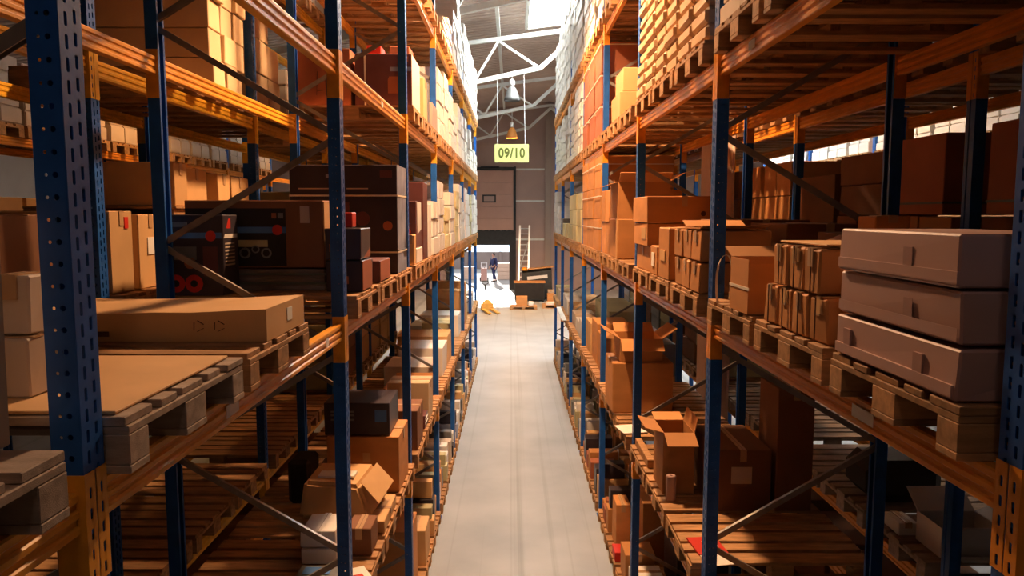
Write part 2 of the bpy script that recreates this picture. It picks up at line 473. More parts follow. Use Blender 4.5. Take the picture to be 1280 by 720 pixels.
def open_carton(x0, x1, y0, y1, z0, h, m, label, flaps, group=None, cat='open carton', t=.006):
    """flaps: dict side -> (length, angle deg from horizontal, outward positive up); sides: 'x0','x1','y0','y1'"""
    if x0 > x1: x0, x1 = x1, x0
    z0 += .0012
    xc, yc = (x0 + x1) / 2, (y0 + y1) / 2
    root = thing('open_carton', (xc, yc, z0), label, cat, group)
    b = MB(); b.box(x0, x1, y0, y0 + t, z0, z0 + h); b.box(x0, x1, y1 - t, y1, z0, z0 + h)
    b.box(x0, x0 + t, y0 + t, y1 - t, z0, z0 + h); b.box(x1 - t, x1, y0 + t, y1 - t, z0, z0 + h)
    b.box(x0 + t, x1 - t, y0 + t, y1 - t, z0, z0 + t)
    b.build('box_body', M[m], root)
    zt = z0 + h
    for sd, (ln, an) in flaps.items():
        a = math.radians(an); c, s_ = math.cos(a) * ln, math.sin(a) * ln
        f = MB(); e = .004
        if sd == 'y0': p = [(x0 + e, y0, zt), (x1 - e, y0, zt), (x1 - e, y0 - c, zt + s_), (x0 + e, y0 - c, zt + s_)]
        elif sd == 'y1': p = [(x0 + e, y1, zt), (x1 - e, y1, zt), (x1 - e, y1 + c, zt + s_), (x0 + e, y1 + c, zt + s_)]
        elif sd == 'x0': p = [(x0, y0 + e, zt), (x0, y1 - e, zt), (x0 - c, y1 - e, zt + s_), (x0 - c, y0 + e, zt + s_)]
        else: p = [(x1, y0 + e, zt), (x1, y1 - e, zt), (x1 + c, y1 - e, zt + s_), (x1 + c, y0 + e, zt + s_)]
        n = (Vector(p[1]) - Vector(p[0])).cross(Vector(p[3]) - Vector(p[0])).normalized() * (t / 2)
        f.hexa([Vector(q) - n for q in p] + [Vector(q) + n for q in p])
        f.build('flap', M[m], root)
    return root

def wrapped_load(x0, x1, y0, y1, z0, h, m, label, group=None, layers=5, cat='wrapped load', seed=0):
    """stretch-wrapped pallet load: layers of goods pulled together by film"""
    if x0 > x1: x0, x1 = x1, x0
    z0 += .001; mb = MB(); dz = (h - .002) / layers
    mid = (y0 + y1) / 2
    for k in range(layers):
        i = .012 if k % 2 else .0
        a = R.uniform(0, .012)
        mb.box(x0 + i + a, x1 - i, y0 + i, mid - .004, z0 + k * dz, z0 + (k + 1) * dz - .004, .004)
        mb.box(x0 + i + R.uniform(0, .012), x1 - i, mid + .004, y1 - i, z0 + k * dz, z0 + (k + 1) * dz - .004, .004)
    o = mb.build('wrapped_load', M[m], None, base=((x0 + x1) / 2, mid, z0), bevel=.012, seg=2)
    tag(o, label, cat, group)
    return o
def straps_on(o, x0, x1, y0, y1, zs, m='strap'):
    if x0 > x1: x0, x1 = x1, x0
    for z in zs:
        s = MB(); e = .003
        s.box(x0 - e, x1 + e, y0 - e, y0, z, z + .014); s.box(x0 - e, x1 + e, y1, y1 + e, z, z + .014)
        s.box(x0 - e, x0, y0, y1, z, z + .014); s.box(x1, x1 + e, y0, y1, z, z + .014)
        s.build('strap', M[m], o)

# ------------------------------------------------------------------ automatic stacks (far or plain goods)
TIER = ['bottom', 'second', 'third', 'fourth', 'fifth', 'sixth']
def stack(S, lev, b, k, ncol, ntier, h, m, desc, dep=.9, dd=-.04, y0=None, wy=None, tape=False, jit=.012, z=None, skip=(), group=None, cat='carton', tdrop=0):
    z = top(S, lev) if z is None else z
    ys = S.slot(b, k) + .01 if y0 is None else y0
    wy = .78 if wy is None else wy
    w = wy / ncol; out = []
    for c in range(ncol):
        nt = ntier - (tdrop if c == ncol - 1 else 0)
        for t in range(nt):
            if (c, t) in skip: continue
            a = R.uniform(0, jit * 2); q = R.uniform(-jit, jit) * .3
            colw = '' if ncol == 1 else (' near column' if c == 0 else ' far column' if c == ncol - 1 else ' centre column')
            tw = '' if nt == 1 else (' top tier' if t == nt - 1 else f' {TIER[t]} tier')
            pos = (',' + tw + colw) if (tw or colw) else ''
            lab = f'{desc}{pos}, {SLOT[k]} pallet, {ORD[b]} bay, {S.word} {LEVW[lev]}'
            out.append(carton(S.X(dd + a), S.X(dd + a + dep), ys + c * w + .003, ys + (c + 1) * w - .003, z + t * h, h, m, lab, cat, group or f'{desc}s stacked in the racks', tape, sgn=S.sg, j=.005))
    return out
def load(S, lev, b, k, h, m, desc, layers=5, dep=1.1, dd=-.04, z=None):
    z = top(S, lev) if z is None else z
    ys = S.slot(b, k) + .01
    return wrapped_load(S.X(dd + R.uniform(0, .03)), S.X(dd + dep), ys, ys + .78, z, h, m, f'{desc}, {SLOT[k]} pallet, {ORD[b]} bay, {S.word} {LEVW[lev]}', f'{desc}s in the racks', layers)

# ================================================================== LEFT RACK, middle shelf
B = top(L1, 'B'); X1 = L1.X
rack_pallet(L1, 'B', 0, 2, 'greywood'); rack_pallet(L1, 'B', 1, 0, 'greywood')
rack_pallet(L1, 'B', 1, 1)
carton(-1.07, -1.55, 1.12, 1.60, B, .53, 'cream', 'tall beige carton at the left picture edge, beside the nearest blue upright', sgn=-1)
# slip sheet on the nearest pallet
s = MB(); s.box(-.985, -2.12, 1.85, 2.60, B + .0005, B + .009)
tag(s.build('cardboard_sheet', M['tan'], None, base=(-1.5, 2.2, B), bevel=.002), 'pale cardboard sheet lying flat on the weathered grey pallet', 'cardboard sheet')
zz = B + .009
carton(-1.27, -1.38, 1.98, 2.075, zz, .165, 'cream', 'small cream carton on the cardboard sheet, nearer of the lower pair', group='small cream cartons', tape=True)
carton(-1.27, -1.38, 2.115, 2.215, zz, .165, 'cream', 'small cream carton on the cardboard sheet, farther of the lower pair', group='small cream cartons', tape=True)
carton(-1.28, -1.39, 2.00, 2.115, zz + .166, .165, 'cream', 'small cream carton resting on top of the lower pair', group='small cream cartons')
# long flat carton
def flat_carton():
    x0, x1, y0, y1, z0 = -2.12, -.955, 2.93, 3.46, B + .001
    h0, h1 = .118, .128
    mb = MB(); n = 8; rows = []
    for i in range(n + 1):
        u = i / n; x = x0 + (x1 - x0) * u
        sag = -.012 * math.sin(u * math.pi) + (.012 if i == 0 else 0) + R.uniform(-.003, .003)
        zt = z0 + h0 + (h1 - h0) * u + sag
        rows.append((x, zt))
    for i in range(n):
        a, b = rows[i], rows[i + 1]
        mb.quad((a[0], y0, z0), (b[0], y0, z0), (b[0], y0, b[1]), (a[0], y0, a[1]))
        mb.quad((a[0], y1, z0), (b[0], y1, z0), (b[0], y1, b[1]), (a[0], y1, a[1]))
        mb.quad((a[0], y0, a[1]), (b[0], y0, b[1]), (b[0], y1, b[1]), (a[0], y1, a[1]))
        mb.quad((a[0], y0, z0), (b[0], y0, z0), (b[0], y1, z0), (a[0], y1, z0))
    for x, zt in (rows[0], rows[-1]): mb.quad((x, y0, z0), (x, y1, z0), (x, y1, zt), (x, y0, zt))
    me_o = mb.build('flat_carton', M['tan'], None, base=(-1.5, 3.2, z0))
    bm = bmesh.new(); bm.from_mesh(me_o.data); bmesh.ops.remove_doubles(bm, verts=bm.verts, dist=1e-4)
    bmesh.ops.recalc_face_normals(bm, faces=bm.faces); bm.to_mesh(me_o.data); bm.free()
    tag(me_o, 'long flat tan carton sagging on the middle pallet of the left rack', 'carton')
    s = MB(); s.box(x1 - .003, x1 + .002, 3.20, 3.27, z0 + .045, z0 + .1); s.build('shipping_label', M['paper'], me_o)
    for k, xx in enumerate((-1.22, -1.14)):      # printed handling marks on the long side
        s = MB()
        for q in range(3):
            a0 = q * 2.094 + .3; a1 = a0 + 1.4
            p = [(xx + math.cos(a0) * .022, y0 - .001, z0 + .062 + math.sin(a0) * .022), (xx + math.cos(a1) * .022, y0 - .001, z0 + .062 + math.sin(a1) * .022)]
            s.bar(p[0], p[1], .002, .008, (0, 1, 0))
        s.build('handling_mark', M['ink'], me_o)
    s = MB(); s.box(-1.62, -1.57, y0 - .002, y0 + .003, z0 + .02, z0 + .04); s.build('printed_text', M['ink'], me_o)
flat_carton()
# printed product boxes just beyond the second upright
W1 = carton(-1.22, -1.83, 4.95, 5.38, B, .146, 'darkwrap', 'smoky wrapped carton under the large box with a cart picture', sgn=-1, tape=False)
straps_on(W1, -1.83, -1.22, 4.95, 5.38, (B + .04, B + .10), 'darkstrap')
P1 = carton(-1.22, -2.13, 4.95, 5.40, B + .148, .445, 'brown', 'large brown box with a garden cart picture and a white sticker', 'product box', name='product_box', sgn=-1, tape=True)
PY = 4.954
print_on(P1, 'c', -2.12, -1.47, B + .16, B + .535, PY, 'black', 'picture_panel')
print_on(P1, 'c', -2.12, -1.47, B + .375, B + .415, PY - .002, 'bluep', 'printed_band')
disc_on(P1, -1.525, B + .395, .034, PY - .003, 'red', 'printed_seal')
print_on(P1, 'c', -1.56, -1.53, B + .47, B + .505, PY - .002, 'redbrown', 'printed_logo'); print_on(P1, 'c', -1.52, -1.485, B + .47, B + .505, PY - .002, 'clear', 'printed_logo')
print_on(P1, 'c', -1.78, -1.59, B + .285, B + .33, PY - .002, 'olive', 'cart_picture')
for cx, cz, r in ((-1.74, B + .245, .036), (-1.67, B + .27, .026), (-1.60, B + .245, .034)):
    disc_on(P1, cx, cz, r, PY - .003, 'clear', 'wheel_picture'); disc_on(P1, cx, cz, r * .65, PY - .004, 'black', 'wheel_picture')
print_on(P1, 'c', -1.375, -1.315, B + .44, B + .55, PY - .002, 'cream', 'white_sticker')
print_on(P1, 'a', 4.97, 5.38, B + .165, B + .575, -1.224, 'tan', 'painted_lit_side', -1)  # tan panel paints the light falling on the box's aisle side
A1 = carton(-1.755, -2.12, 4.62, 4.89, B, .50, 'dark', 'dark product box with red discs and a striped end', 'product box', name='product_box', sgn=-1, tape=False)
AY = 4.624
print_on(A1, 'c', -2.112, -1.765, B + .35, B + .385, AY, 'bluep', 'printed_band')
disc_on(A1, -1.83, B + .365, .032, AY - .002, 'red', 'printed_seal')
for cx in (-2.05, -1.94): disc_on(A1, cx, B + .075, .055, AY - .002, 'red', 'wheel_picture'); disc_on(A1, cx, B + .075, .022, AY - .003, 'black', 'wheel_picture')
print_on(A1, 'c', -2.06, -1.92, B + .22, B + .30, AY - .001, 'clear', 'product_picture')
disc_on(A1, -1.96, B + .20, .035, AY - .003, 'redbrown', 'product_picture')
print_on(A1, 'c', -1.88, -1.79, B + .12, B + .30, AY - .002, 'maroon', 'product_picture')
print_on(A1, 'c', -2.06, -1.97, B + .42, B + .45, AY - .001, 'clear', 'printed_text')
print_on(A1, 'a', 4.64, 4.87, B + .35, B + .375, -1.759, 'paper', 'printed_band', -1)
print_on(A1, 'a', 4.68, 4.76, B + .41, B + .47, -1.759, 'red', 'printed_logo', -1)
for k in range(7): print_on(A1, 'a', 4.66, 4.82, B + .18 + k * .022, B + .19 + k * .022, -1.759, 'cream', 'printed_text', -1)
# bay 2
for k in range(3): rack_pallet(L1, 'B', 2, k)
S1 = carton(-.955, -1.20, 4.86, 5.22, B, .205, 'dark', 'small dark box with lit pinkish end, under its twin, beyond second left upright', 'product box', name='product_box', sgn=-1, tape=False)
S2 = carton(-.965, -1.20, 4.86, 5.20, B + .206, .205, 'dark', 'small dark box with lit pinkish end, resting on its twin', 'product box', name='product_box', sgn=-1, tape=False)
for o_, zb, yy, xx in ((S1, B, 4.864, -.959), (S2, B + .206, 4.864, -.969)):
    print_on(o_, 'a', 4.87, 5.19, zb + .008, zb + .195, xx, 'redbrown', 'lighter_end', -1)  # lighter panel stands in for light on the aisle end
    print_on(o_, 'c', xx - .20, xx - .09, zb + .05, zb + .10, yy, 'redbrown', 'printed_picture')
carton(-1.03, -1.12, 4.92, 5.05, B + .413, .10, 'red', 'tiny red carton standing on the small dark boxes', 'carton', j=.002, tape=False)
S3 = carton(-.955, -1.3, 5.50, 5.98, B, .165, 'maroon', 'low maroon box on the middle pallet before the tall dark stack', 'product box', name='product_box', sgn=-1, tape=False)
print_on(S3, 'a', 5.52, 5.96, B + .01, B + .155, -.959, 'redbrown', 'lighter_end', -1)  # same lighter panel over the aisle end
T = []
for zb, hh, lb in ((B, .19, 'bottom'), (B + .19, .47, 'middle'), (B + .66, .25, 'top')):
    o_ = carton(-.955, -1.86, 6.38, 6.92, zb, hh, 'dark', f'wide dark product box wrapped in film, {lb} of the tall stack, left rack', 'product box', 'tall dark product boxes', name='product_box', sgn=-1, tape=False)
    print_on(o_, 'a', 6.385, 6.915, zb + .004, zb + hh - .004, -.9592, 'bluewrap', 'painted_lit_end', -1)  # film on the aisle end, with the light on it painted in
    T.append(o_)
straps_on(T[1], -1.858, -.957, 6.382, 6.918, (B + .645,)); straps_on(T[0], -1.858, -.957, 6.382, 6.918, (B + .172,))
print_on(T[2], 'c', -1.10, -1.00, B + .80, B + .86, 6.384, 'maroon', 'printed_logo'); print_on(T[2], 'c', -1.55, -1.42, B + .80, B + .83, 6.384, 'bluewrap', 'printed_text')
print_on(T[2], 'c', -1.78, -1.45, B + .705, B + .715, 6.384, 'cream', 'printed_text'); print_on(T[2], 'c', -1.38, -1.20, B + .705, B + .715, 6.384, 'cream', 'printed_text')
disc_on(T[1], -1.04, B + .40, .04, 6.382, 'redbrown', 'printed_picture'); disc_on(T[1], -1.25, B + .46, .06, 6.382, 'maroon', 'printed_picture'); print_on(T[1], 'c', -1.45, -1.36, B + .28, B + .6, 6.384, 'maroon', 'printed_picture')
# bay 3
for k in range(3): rack_pallet(L1, 'B', 3, k)
carton(-.955, -1.05, 7.46, 7.60, B, .30, 'tan', 'slim peach carton standing just beyond the third left upright', sgn=-1)
carton(-.96, -1.35, 7.68, 8.2, B, .155, 'white', 'low white carton beneath the dark box with a blue band', sgn=-1)
Q1 = carton(-.97, -1.5, 7.72, 8.18, B + .156, .48, 'maroon', 'dark maroon product box with a light blue band and round red seal', 'product box', name='product_box', sgn=-1, tape=False)
print_on(Q1, 'c', -1.5, -.975, B + .40, B + .46, 7.725, 'bluep', 'printed_band'); disc_on(Q1, -1.06, B + .32, .035, 7.723, 'red', 'printed_seal'); print_on(Q1, 'c', -1.12, -1.0, B + .53, B + .59, 7.725, 'redbrown', 'printed_logo')
print_on(Q1, 'a', 7.73, 8.17, B + .17, B + .62, -.974, 'wrap', 'white_end', -1)
Q2 = carton(-.965, -1.3, 8.35, 8.75, B, .85, 'maroon', 'tall narrow maroon box beside a pale one, middle pallet, third bay', 'product box', name='product_box', sgn=-1, tape=False)
carton(-.96, -1.35, 8.78, 9.08, B, .62, 'wrap', 'pale wrapped box beside the tall narrow maroon box', 'wrapped box', sgn=-1, tape=False)
Q3 = carton(-1.4, -1.95, 8.3, 8.9, B, .78, 'bluewrap', 'blue grey wrapped box behind the tall maroon box', 'wrapped box', sgn=-1, tape=False)
wrapped_load(-.95, -1.7, 9.2, 9.95, B, .66, 'wrap', 'white wrapped sack load on the far pallet, third bay, left rack middle shelf', layers=3)
for b, hs in ((4, (.95, .6, .85)), (5, (.9, 1.05, .75)), (6, (1.05, .95, .95)), (7, (.7, 1.0, .9))):
    for k in range(3):
        rack_pallet(L1, 'B', b, k)
        if (b, k) in ((4, 1), (5, 0), (6, 2)): stack(L1, 'B', b, k, 1, 3, hs[k] / 3, 'olive', 'olive carton')
        else: load(L1, 'B', b, k, hs[k], 'wrap', 'white wrapped load', 4)

# ================================================================== LEFT RACK, upper shelf
C = top(L1, 'C')
for k in range(3): rack_pallet(L1, 'C', 3, k)
Z1 = carton(-.965, -1.52, 7.5, 8.15, C, .50, 'maroon', 'maroon printed box with a lilac band and two pale straps', 'product box', name='product_box', sgn=-1, tape=False)
print_on(Z1, 'c', -1.515, -.97, C + .33, C + .37, 7.505, 'bluewrap', 'printed_band'); print_on(Z1, 'c', -1.45, -1.30, C + .42, C + .455, 7.505, 'bluewrap', 'printed_text'); print_on(Z1, 'c', -1.06, -1.0, C + .42, C + .47, 7.505, 'redbrown', 'printed_logo')
print_on(Z1, 'c', -1.20, -1.08, C + .12, C + .28, 7.505, 'redbrown', 'product_picture'); print_on(Z1, 'a', 7.51, 8.14, C + .01, C + .49, -.969, 'wrap', 'painted_lit_end', -1)  # last panel: light on the aisle side painted as a pale cover
for xs in (-1.42, -1.085):
    s = MB(); s.box(xs - .008, xs + .008, 7.5005, 7.503, C + .004, C + .498); s.build('strap', M['strap'], Z1)
Z2 = carton(-1.56, -2.09, 7.5, 8.15, C, .55, 'redbrown', 'large red brown box printed with a chair', 'product box', name='product_box', sgn=-1, tape=False)
for a, b_, w in (((-1.80, .10), (-1.80, .30), .012), ((-1.66, .05), (-1.67, .25), .012), ((-1.80, .24), (-1.66, .20), .012), ((-1.80, .14), (-1.66, .12), .009), ((-1.74, .12), (-1.745, .31), .010), ((-1.89, .10), (-1.88, .33), .012), ((-1.89, .24), (-1.80, .28), .012), ((-1.89, .14), (-1.75, .16), .009)):
    s = MB(); s.bar((a[0], 7.504, C + a[1]), (b_[0], 7.504, C + b_[1]), .003, w, (0, 1, 0)); s.build('chair_picture', M['ink'], Z2)
print_on(Z2, 'c', -2.06, -1.97, C + .49, C + .515, 7.505, 'bluewrap', 'printed_text'); print_on(Z2, 'c', -2.07, -1.90, C + .43, C + .455, 7.505, 'cream', 'printed_text')
r1 = carton(-1.27, -1.41, 7.55, 7.8, C + .501, .085, 'red', 'small red box lying on the maroon printed box', 'product box', name='product_box', tape=False, sgn=-1, j=.002)
print_on(r1, 'c', -1.38, -1.32, C + .54, C + .57, 7.552, 'paper', 'printed_text')
carton(-1.0, -1.2, 7.6, 7.9, C + .501, .09, 'redbrown', 'small reddish brown box on the maroon printed box', 'carton', tape=False, sgn=-1, j=.002)
carton(-.96, -1.4, 8.42, 8.8, C, .44, 'tan', 'tall peach carton beyond the maroon printed box, left rack upper shelf', sgn=-1)
carton(-.97, -1.4, 8.9, 9.15, C, .48, 'clear', 'dark grey carton beyond the peach carton, left rack upper shelf', sgn=-1, tape=False)
carton(-.955, -1.5, 9.27, 9.95, C, .30, 'pinkwhite', 'pinkish wrapped box on the far pallet, third bay, left rack upper shelf', 'wrapped box', sgn=-1, tape=False)
for b, hs in ((4, (.9, 1.0, .85)), (5, (.7, .95, .9)), (6, (.95, .3, .9)), (7, (.5, .6, .55))):
    for k in range(3):
        rack_pallet(L1, 'C', b, k); load(L1, 'C', b, k, hs[k], 'wrap', 'white wrapped load', 4)

# LEFT RACK, top shelf
D = top(L1, 'D')
for b, hs in ((3, (0, 0, 0)), (4, (0, .3, .5)), (5, (.9, 1.7, 1.05)), (6, (1.35, 1.3, 1.34)), (7, (1.3, 1.25, 1.3))):
    for k in range(3):
        rack_pallet(L1, 'D', b, k)
        if hs[k]: load(L1, 'D', b, k, hs[k], 'wrap', 'white wrapped load', 5 if hs[k] < 1 else 7)
cb = carton(-1.3, -2.12, 10.28, 10.95, D, .5, 'cream', 'beige carton with a blue label on the top shelf, left rack fourth bay', sgn=-1, tape=False)
print_on(cb, 'c', -1.60, -1.32, D + .03, D + .35, 10.284, 'paper', 'white_sticker'); print_on(cb, 'c', -1.50, -1.36, D + .10, D + .22, 10.282, 'bluep', 'printed_logo')

# LEFT RACK, lower shelf
A = top(L1, 'A')
for b in range(1, 8):
    for k in range(3):
        rack_pallet(L1, 'A', b, k, 'greywood' if b == 1 else 'wood')
b1 = carton(-.99, -1.17, 5.16, 5.42, A, .20, 'brown', 'brown box with pale end behind the second left upright, lower shelf', sgn=-1)
w1 = carton(-1.20, -1.45, 5.02, 5.36, A, .115, 'white', 'white box at the bottom of a pair on the lower left shelf', group='white boxes on the lower left shelf', tape=False, sgn=-1)
carton(-1.21, -1.46, 5.03, 5.36, A + .116, .12, 'white', 'white box on top of its pair, lower left shelf', group='white boxes on the lower left shelf', tape=True, sgn=-1, tm=M['paper'])
def sheet(x, y, z, sx, sy, rz, m, label, cat='paper', n=1, name='paper_sheet'):
    mb = MB(); mb.box(-sx / 2, sx / 2, -sy / 2, sy / 2, 0, .004 * n)
    mb.v = [(v[0], v[1], v[2] + (.010 * abs(v[0] / sx * 2) if n == 1 else 0)) for v in mb.v]
    o = mb.build(name, M[m], None); o.location = (x, y, z + .001); o.rotation_euler.z = rz
    return tag(o, label, cat)
mg = sheet(-1.03, 4.86, A, .15, .21, .5, 'paper', 'white leaflet with red print lying near the second left upright', 'leaflet', 2, 'leaflet')
s = MB(); s.box(-.04, .03, -.05, .0, .008, .0092); so = s.build('printed_picture', M['red'], None); so.parent = mg; so.location = (0, 0, 0)
fb = carton(-1.13, -1.42, 4.66, 4.92, A, .05, 'clear', 'flat grey box with a blue label, lower left shelf near the post', sgn=-1, tape=False, j=.002)
s = MB(); s.box(-1.38, -1.2, 4.78, 4.88, A + .049, A + .0515); s.build('blue_label', M['bluep'], fb)
F1 = carton(-.955, -1.55, 5.53, 6.10, A, .10, 'tan', 'flat tan carton under the dented carton on the lower left shelf', sgn=-1, sticker=[('c', .62, .82, .2, .8, 'paper')])
def dented():
    x0, x1, y0, y1, z0 = -1.62, -1.02, 5.56, 6.06, A + .102
    mb = MB()
    mb.hexa([(x0, y0, z0), (x1 - .04, y0, z0), (x1 + .01, y1, z0), (x0, y1, z0), (x0 + .03, y0 + .06, z0 + .27), (x1 - .14, y0 + .02, z0 + .25), (x1 - .09, y1, z0 + .27), (x0 + .05, y1, z0 + .28)])
    o = mb.build('dented_carton', M['tan'], None, base=(-1.3, 5.8, z0), bevel=.03, seg=2)
    tag(o, 'dented tan carton with a slanted end and white label on its top', 'carton')
    s = MB(); s.box(-1.5, -1.22, 5.7, 5.83, z0 + .268, z0 + .285); s.build('shipping_label', M['paper'], o)
    s = MB(); s.hexa([(x1 - .13, y0 + .05, z0 + .262), (x1 - .08, y1 - .04, z0 + .28), (x1 + .05, y1 - .04, z0 + .13), (x1, y0 + .05, z0 + .10), (x1 - .13, y0 + .05, z0 + .268), (x1 - .08, y1 - .04, z0 + .286), (x1 + .055, y1 - .04, z0 + .135), (x1 + .005, y0 + .05, z0 + .105)])
    s.build('flap', M['tan'], o)
dented()
K1 = carton(-.97, -1.60, 6.38, 6.95, A, .50, 'kraft', 'big kraft carton under the black printed box, lower left shelf', sgn=-1, sticker=[('c', .5, .6, .55, .7, 'tan')])
K2 = carton(-1.05, -1.62, 6.40, 6.92, A + .501, .29, 'dark', 'black printed box standing on the big kraft carton', 'product box', name='product_box', sgn=-1, tape=False)
for zz_ in (.17, .13, .20): print_on(K2, 'c', -1.56, -1.36, A + .50 + zz_, A + .50 + zz_ + .015, 6.404, 'clear', 'printed_text')
print_on(K2, 'c', -1.18, -1.08, A + .62, A + .72, 6.404, 'bluep', 'printed_picture')
carton(-1.66, -1.86, 6.1, 6.4, A, .38, 'black', 'dark round cornered canister box behind the dented carton', 'carton', tape=False, bev=.03)
carton(-.96, -1.7, 7.55, 8.05, A, .42, 'brown', 'wide dark brown carton beyond the black printed box, lower left shelf', sgn=-1, sticker=[('c', .55, .62, .75, .9, 'paper')])
carton(-.97, -1.3, 8.32, 8.62, A, .16, 'maroon', 'low maroon box with white stripes, lower left shelf, third bay', sgn=-1, tape=False, sticker=[('a', .1, .9, .3, .4, 'paper'), ('a', .1, .9, .6, .7, 'paper')])
carton(-.96, -1.45, 8.66, 9.06, A, .46, 'pale', 'pale tan carton with a wide light lid, lower left shelf, third bay middle', sgn=-1)
open_carton(-1.02, -1.5, 9.22, 9.6, A, .22, 'kraft', 'kraft tray with raised white flap, third bay, left rack lower shelf', {'y1': (.16, 60), 'x0': (.1, 20)})
rng = [('tan', .45, 2), ('cream', .4, 2), ('olive', .5, 1), ('white', .35, 2), ('white', .5, 1), ('olive', .4, 2)]
dsc = {'tan': 'tan carton', 'kraft': 'kraft carton', 'olive': 'olive carton', 'white': 'white carton', 'brown': 'brown carton', 'cream': 'beige carton'}
for b in range(4, 8):
    for k in range(3):
        m_, h_, t_ = R.choice(rng)
        stack(L1, 'A', b, k, R.choice((1, 2)), t_, h_ * R.uniform(.8, 1.05), m_, dsc[m_], dep=R.uniform(.5, .9), tdrop=1 if t_ > 1 else 0, dd=R.uniform(-.02, .12))
fl_o = open_carton(-1.0, -1.4, 10.0, 10.1, A, .0, 'white', '', {}) if False else None

# ================================================================== LEFT floor row
def floor_row(S, b, k, spec):
    rack_pallet(S, 'F', b, k, dd=.02)
    z = PT
    for i, (d0, d1, ya, yb, z0, h, m, desc) in enumerate(spec):
        ys = S.slot(b, k)
        carton(S.X(d0), S.X(d1), ys + ya, ys + yb, z + z0, h, m, f'{desc}, floor, {SLOT[k]} pallet, {ORD[b]} bay, {S.word}', sgn=S.sg, tape=h > .2)
floor_row(L1, 2, 2, [(.02, .5, .0, .4, 0, .5, 'white', 'white carton with blue print beside the aisle')])
floor_row(L1, 3, 0, [(.04, .42, .05, .6, 0, .78, 'kraft', 'tall kraft carton'), (.45, 1.0, .05, .75, 0, .55, 'brown', 'dark brown carton at the back')])
floor_row(L1, 3, 1, [(-.01, .25, .05, .5, 0, .42, 'tan', 'small tan carton in front'), (.3, .8, .02, .7, 0, .6, 'kraft', 'broad kraft carton'), (.03, .2, .55, .75, 0, .12, 'red', 'little red box')])
ju = ['kraft', 'tan', 'olive', 'white', 'dark', 'clear', 'cream', 'white', 'dark', 'bluewrap', 'white']
dsc.update({'dark': 'black box', 'clear': 'grey metal box', 'redbrown': 'red brown box', 'maroon': 'maroon box', 'bluewrap': 'blue grey box', 'wrap': 'white wrapped box'})
def junk(S, b, k, lev='F', rows=2, cols=3, hmax=.4, hmin=.12, pal=ju, two=.45):
    """mixed small boxes sorted in rows on a pallet"""
    rack_pallet(S, lev, b, k, dd=.02 if lev == 'F' else 0)
    z = top(S, lev); ys = S.slot(b, k); n = 0
    colw = 1.0 / rows; w = .78 / cols
    CN = {1: [''], 2: ['near', 'far'], 3: ['near', 'centre', 'far']}[cols]
    for r in range(rows):
        for c in range(cols):
            h = R.uniform(hmin, hmax); m_ = R.choice(pal)
            d0 = -.02 + r * colw + R.uniform(0, .05); d1 = -.02 + (r + 1) * colw - R.uniform(.02, .14)
            y0 = ys + c * w + R.uniform(.002, .03); y1 = ys + (c + 1) * w - R.uniform(.003, .04)
            RW = 'front row' if r == 0 else 'back row'
            base = f'{CN[c]} end, {RW}, {SLOT[k]} pallet, {ORD[b]} bay, {S.word} {LEVW[lev]}'
            carton(S.X(d0), S.X(d1), y0, y1, z, h, m_, f'{dsc[m_]}, {base}', 'box', name='storage_box', tape=False, sgn=S.sg, rz=R.uniform(-.02, .02))
            if R.random() < two:
                m2 = R.choice(pal); h2 = R.uniform(.1, .25)
                carton(S.X(d0 + .03), S.X(d1 - .05), y0 + .02, y1 - .03, z + h, h2, m2, f'upper {dsc[m2]}, {base}', 'box', name='storage_box', tape=False, sgn=S.sg)
for b in (3, 4, 5, 6, 7):
    for k in range(3):
        if (b, k) in ((3, 0), (3, 1)): continue
        junk(L1, b, k)

# ================================================================== RACK BEHIND THE LEFT RACK
B2 = top(L2, 'B'); C2 = top(L2, 'C')
for b in (1, 2, 3):
    for k in range(3): rack_pallet(L2, 'B', b, k, 'wood', detail=0)
carton(-2.50, -3.3, 3.62, 4.25, B2, .50, 'brown', 'big dark brown carton seen left of the nearest blue upright, back left rack')
carton(-2.46, -3.2, 4.66, 4.95, B2, .52, 'tan', 'tall tan carton with a red arrow, back left rack', sgn=-1, sticker=[('a', .62, .78, .78, .92, 'red')])
carton(-2.46, -3.2, 5.02, 5.36, B2, .50, 'tan', 'tall tan carton with a white label, back left rack', sgn=-1, sticker=[('a', .35, .85, .45, .68, 'paper')])
for k in (1, 2):
    stack(L2, 'B', 2, k, 2, 1, .45, 'brown', 'brown carton', dep=1.0, dd=.0)
stack(L2, 'B', 3, 0, 2, 1, .45, 'brown', 'brown carton', dep=1.0, dd=.0)
zc = B2 + .455
s = MB(); s.box(-2.40, -3.5, 5.46, 7.17, zc, zc + .02)
for xx in (-2.42, -2.9, -3.4): s.box(xx, xx - .09, 5.46, 7.17, zc + .021, zc + .08)
s.box(-2.40, -3.5, 5.46, 7.17, zc + .081, zc + .10)
tag(s.build('long_pallet', M['wood'], None, base=(-2.9, 6.3, zc), bevel=.003), 'long double decked wooden pallet bearing four yellowish cartons, back left rack', 'pallet')
zc += .101
for i, (ya, yb, h) in enumerate(((5.50, 5.72, .32), (5.82, 6.22, .30), (6.32, 6.58, .28), (6.62, 7.05, .27))):
    carton(-2.42 - (.05 if i == 1 else 0), -3.2, ya, yb, zc, h, 'tan', ['nearest', 'second', 'third', 'farthest'][i] + ' of four yellowish cartons on the long pallet, back left rack', group='cartons on the long pallet', sgn=-1)
for k in (0, 1): rack_pallet(L2, 'C', 3, k)
rack_pallet(L2, 'C', 2, 2); rack_pallet(L2, 'C', 2, 1)
stack(L2, 'C', 2, 2, 3, 5, .24, 'pale', 'pale tan carton', dep=1.08, dd=.0, jit=.03, tape=False)
stack(L2, 'C', 3, 0, 2, 3, .32, 'pale', 'pale tan carton', dep=.9, dd=.02, tdrop=1)
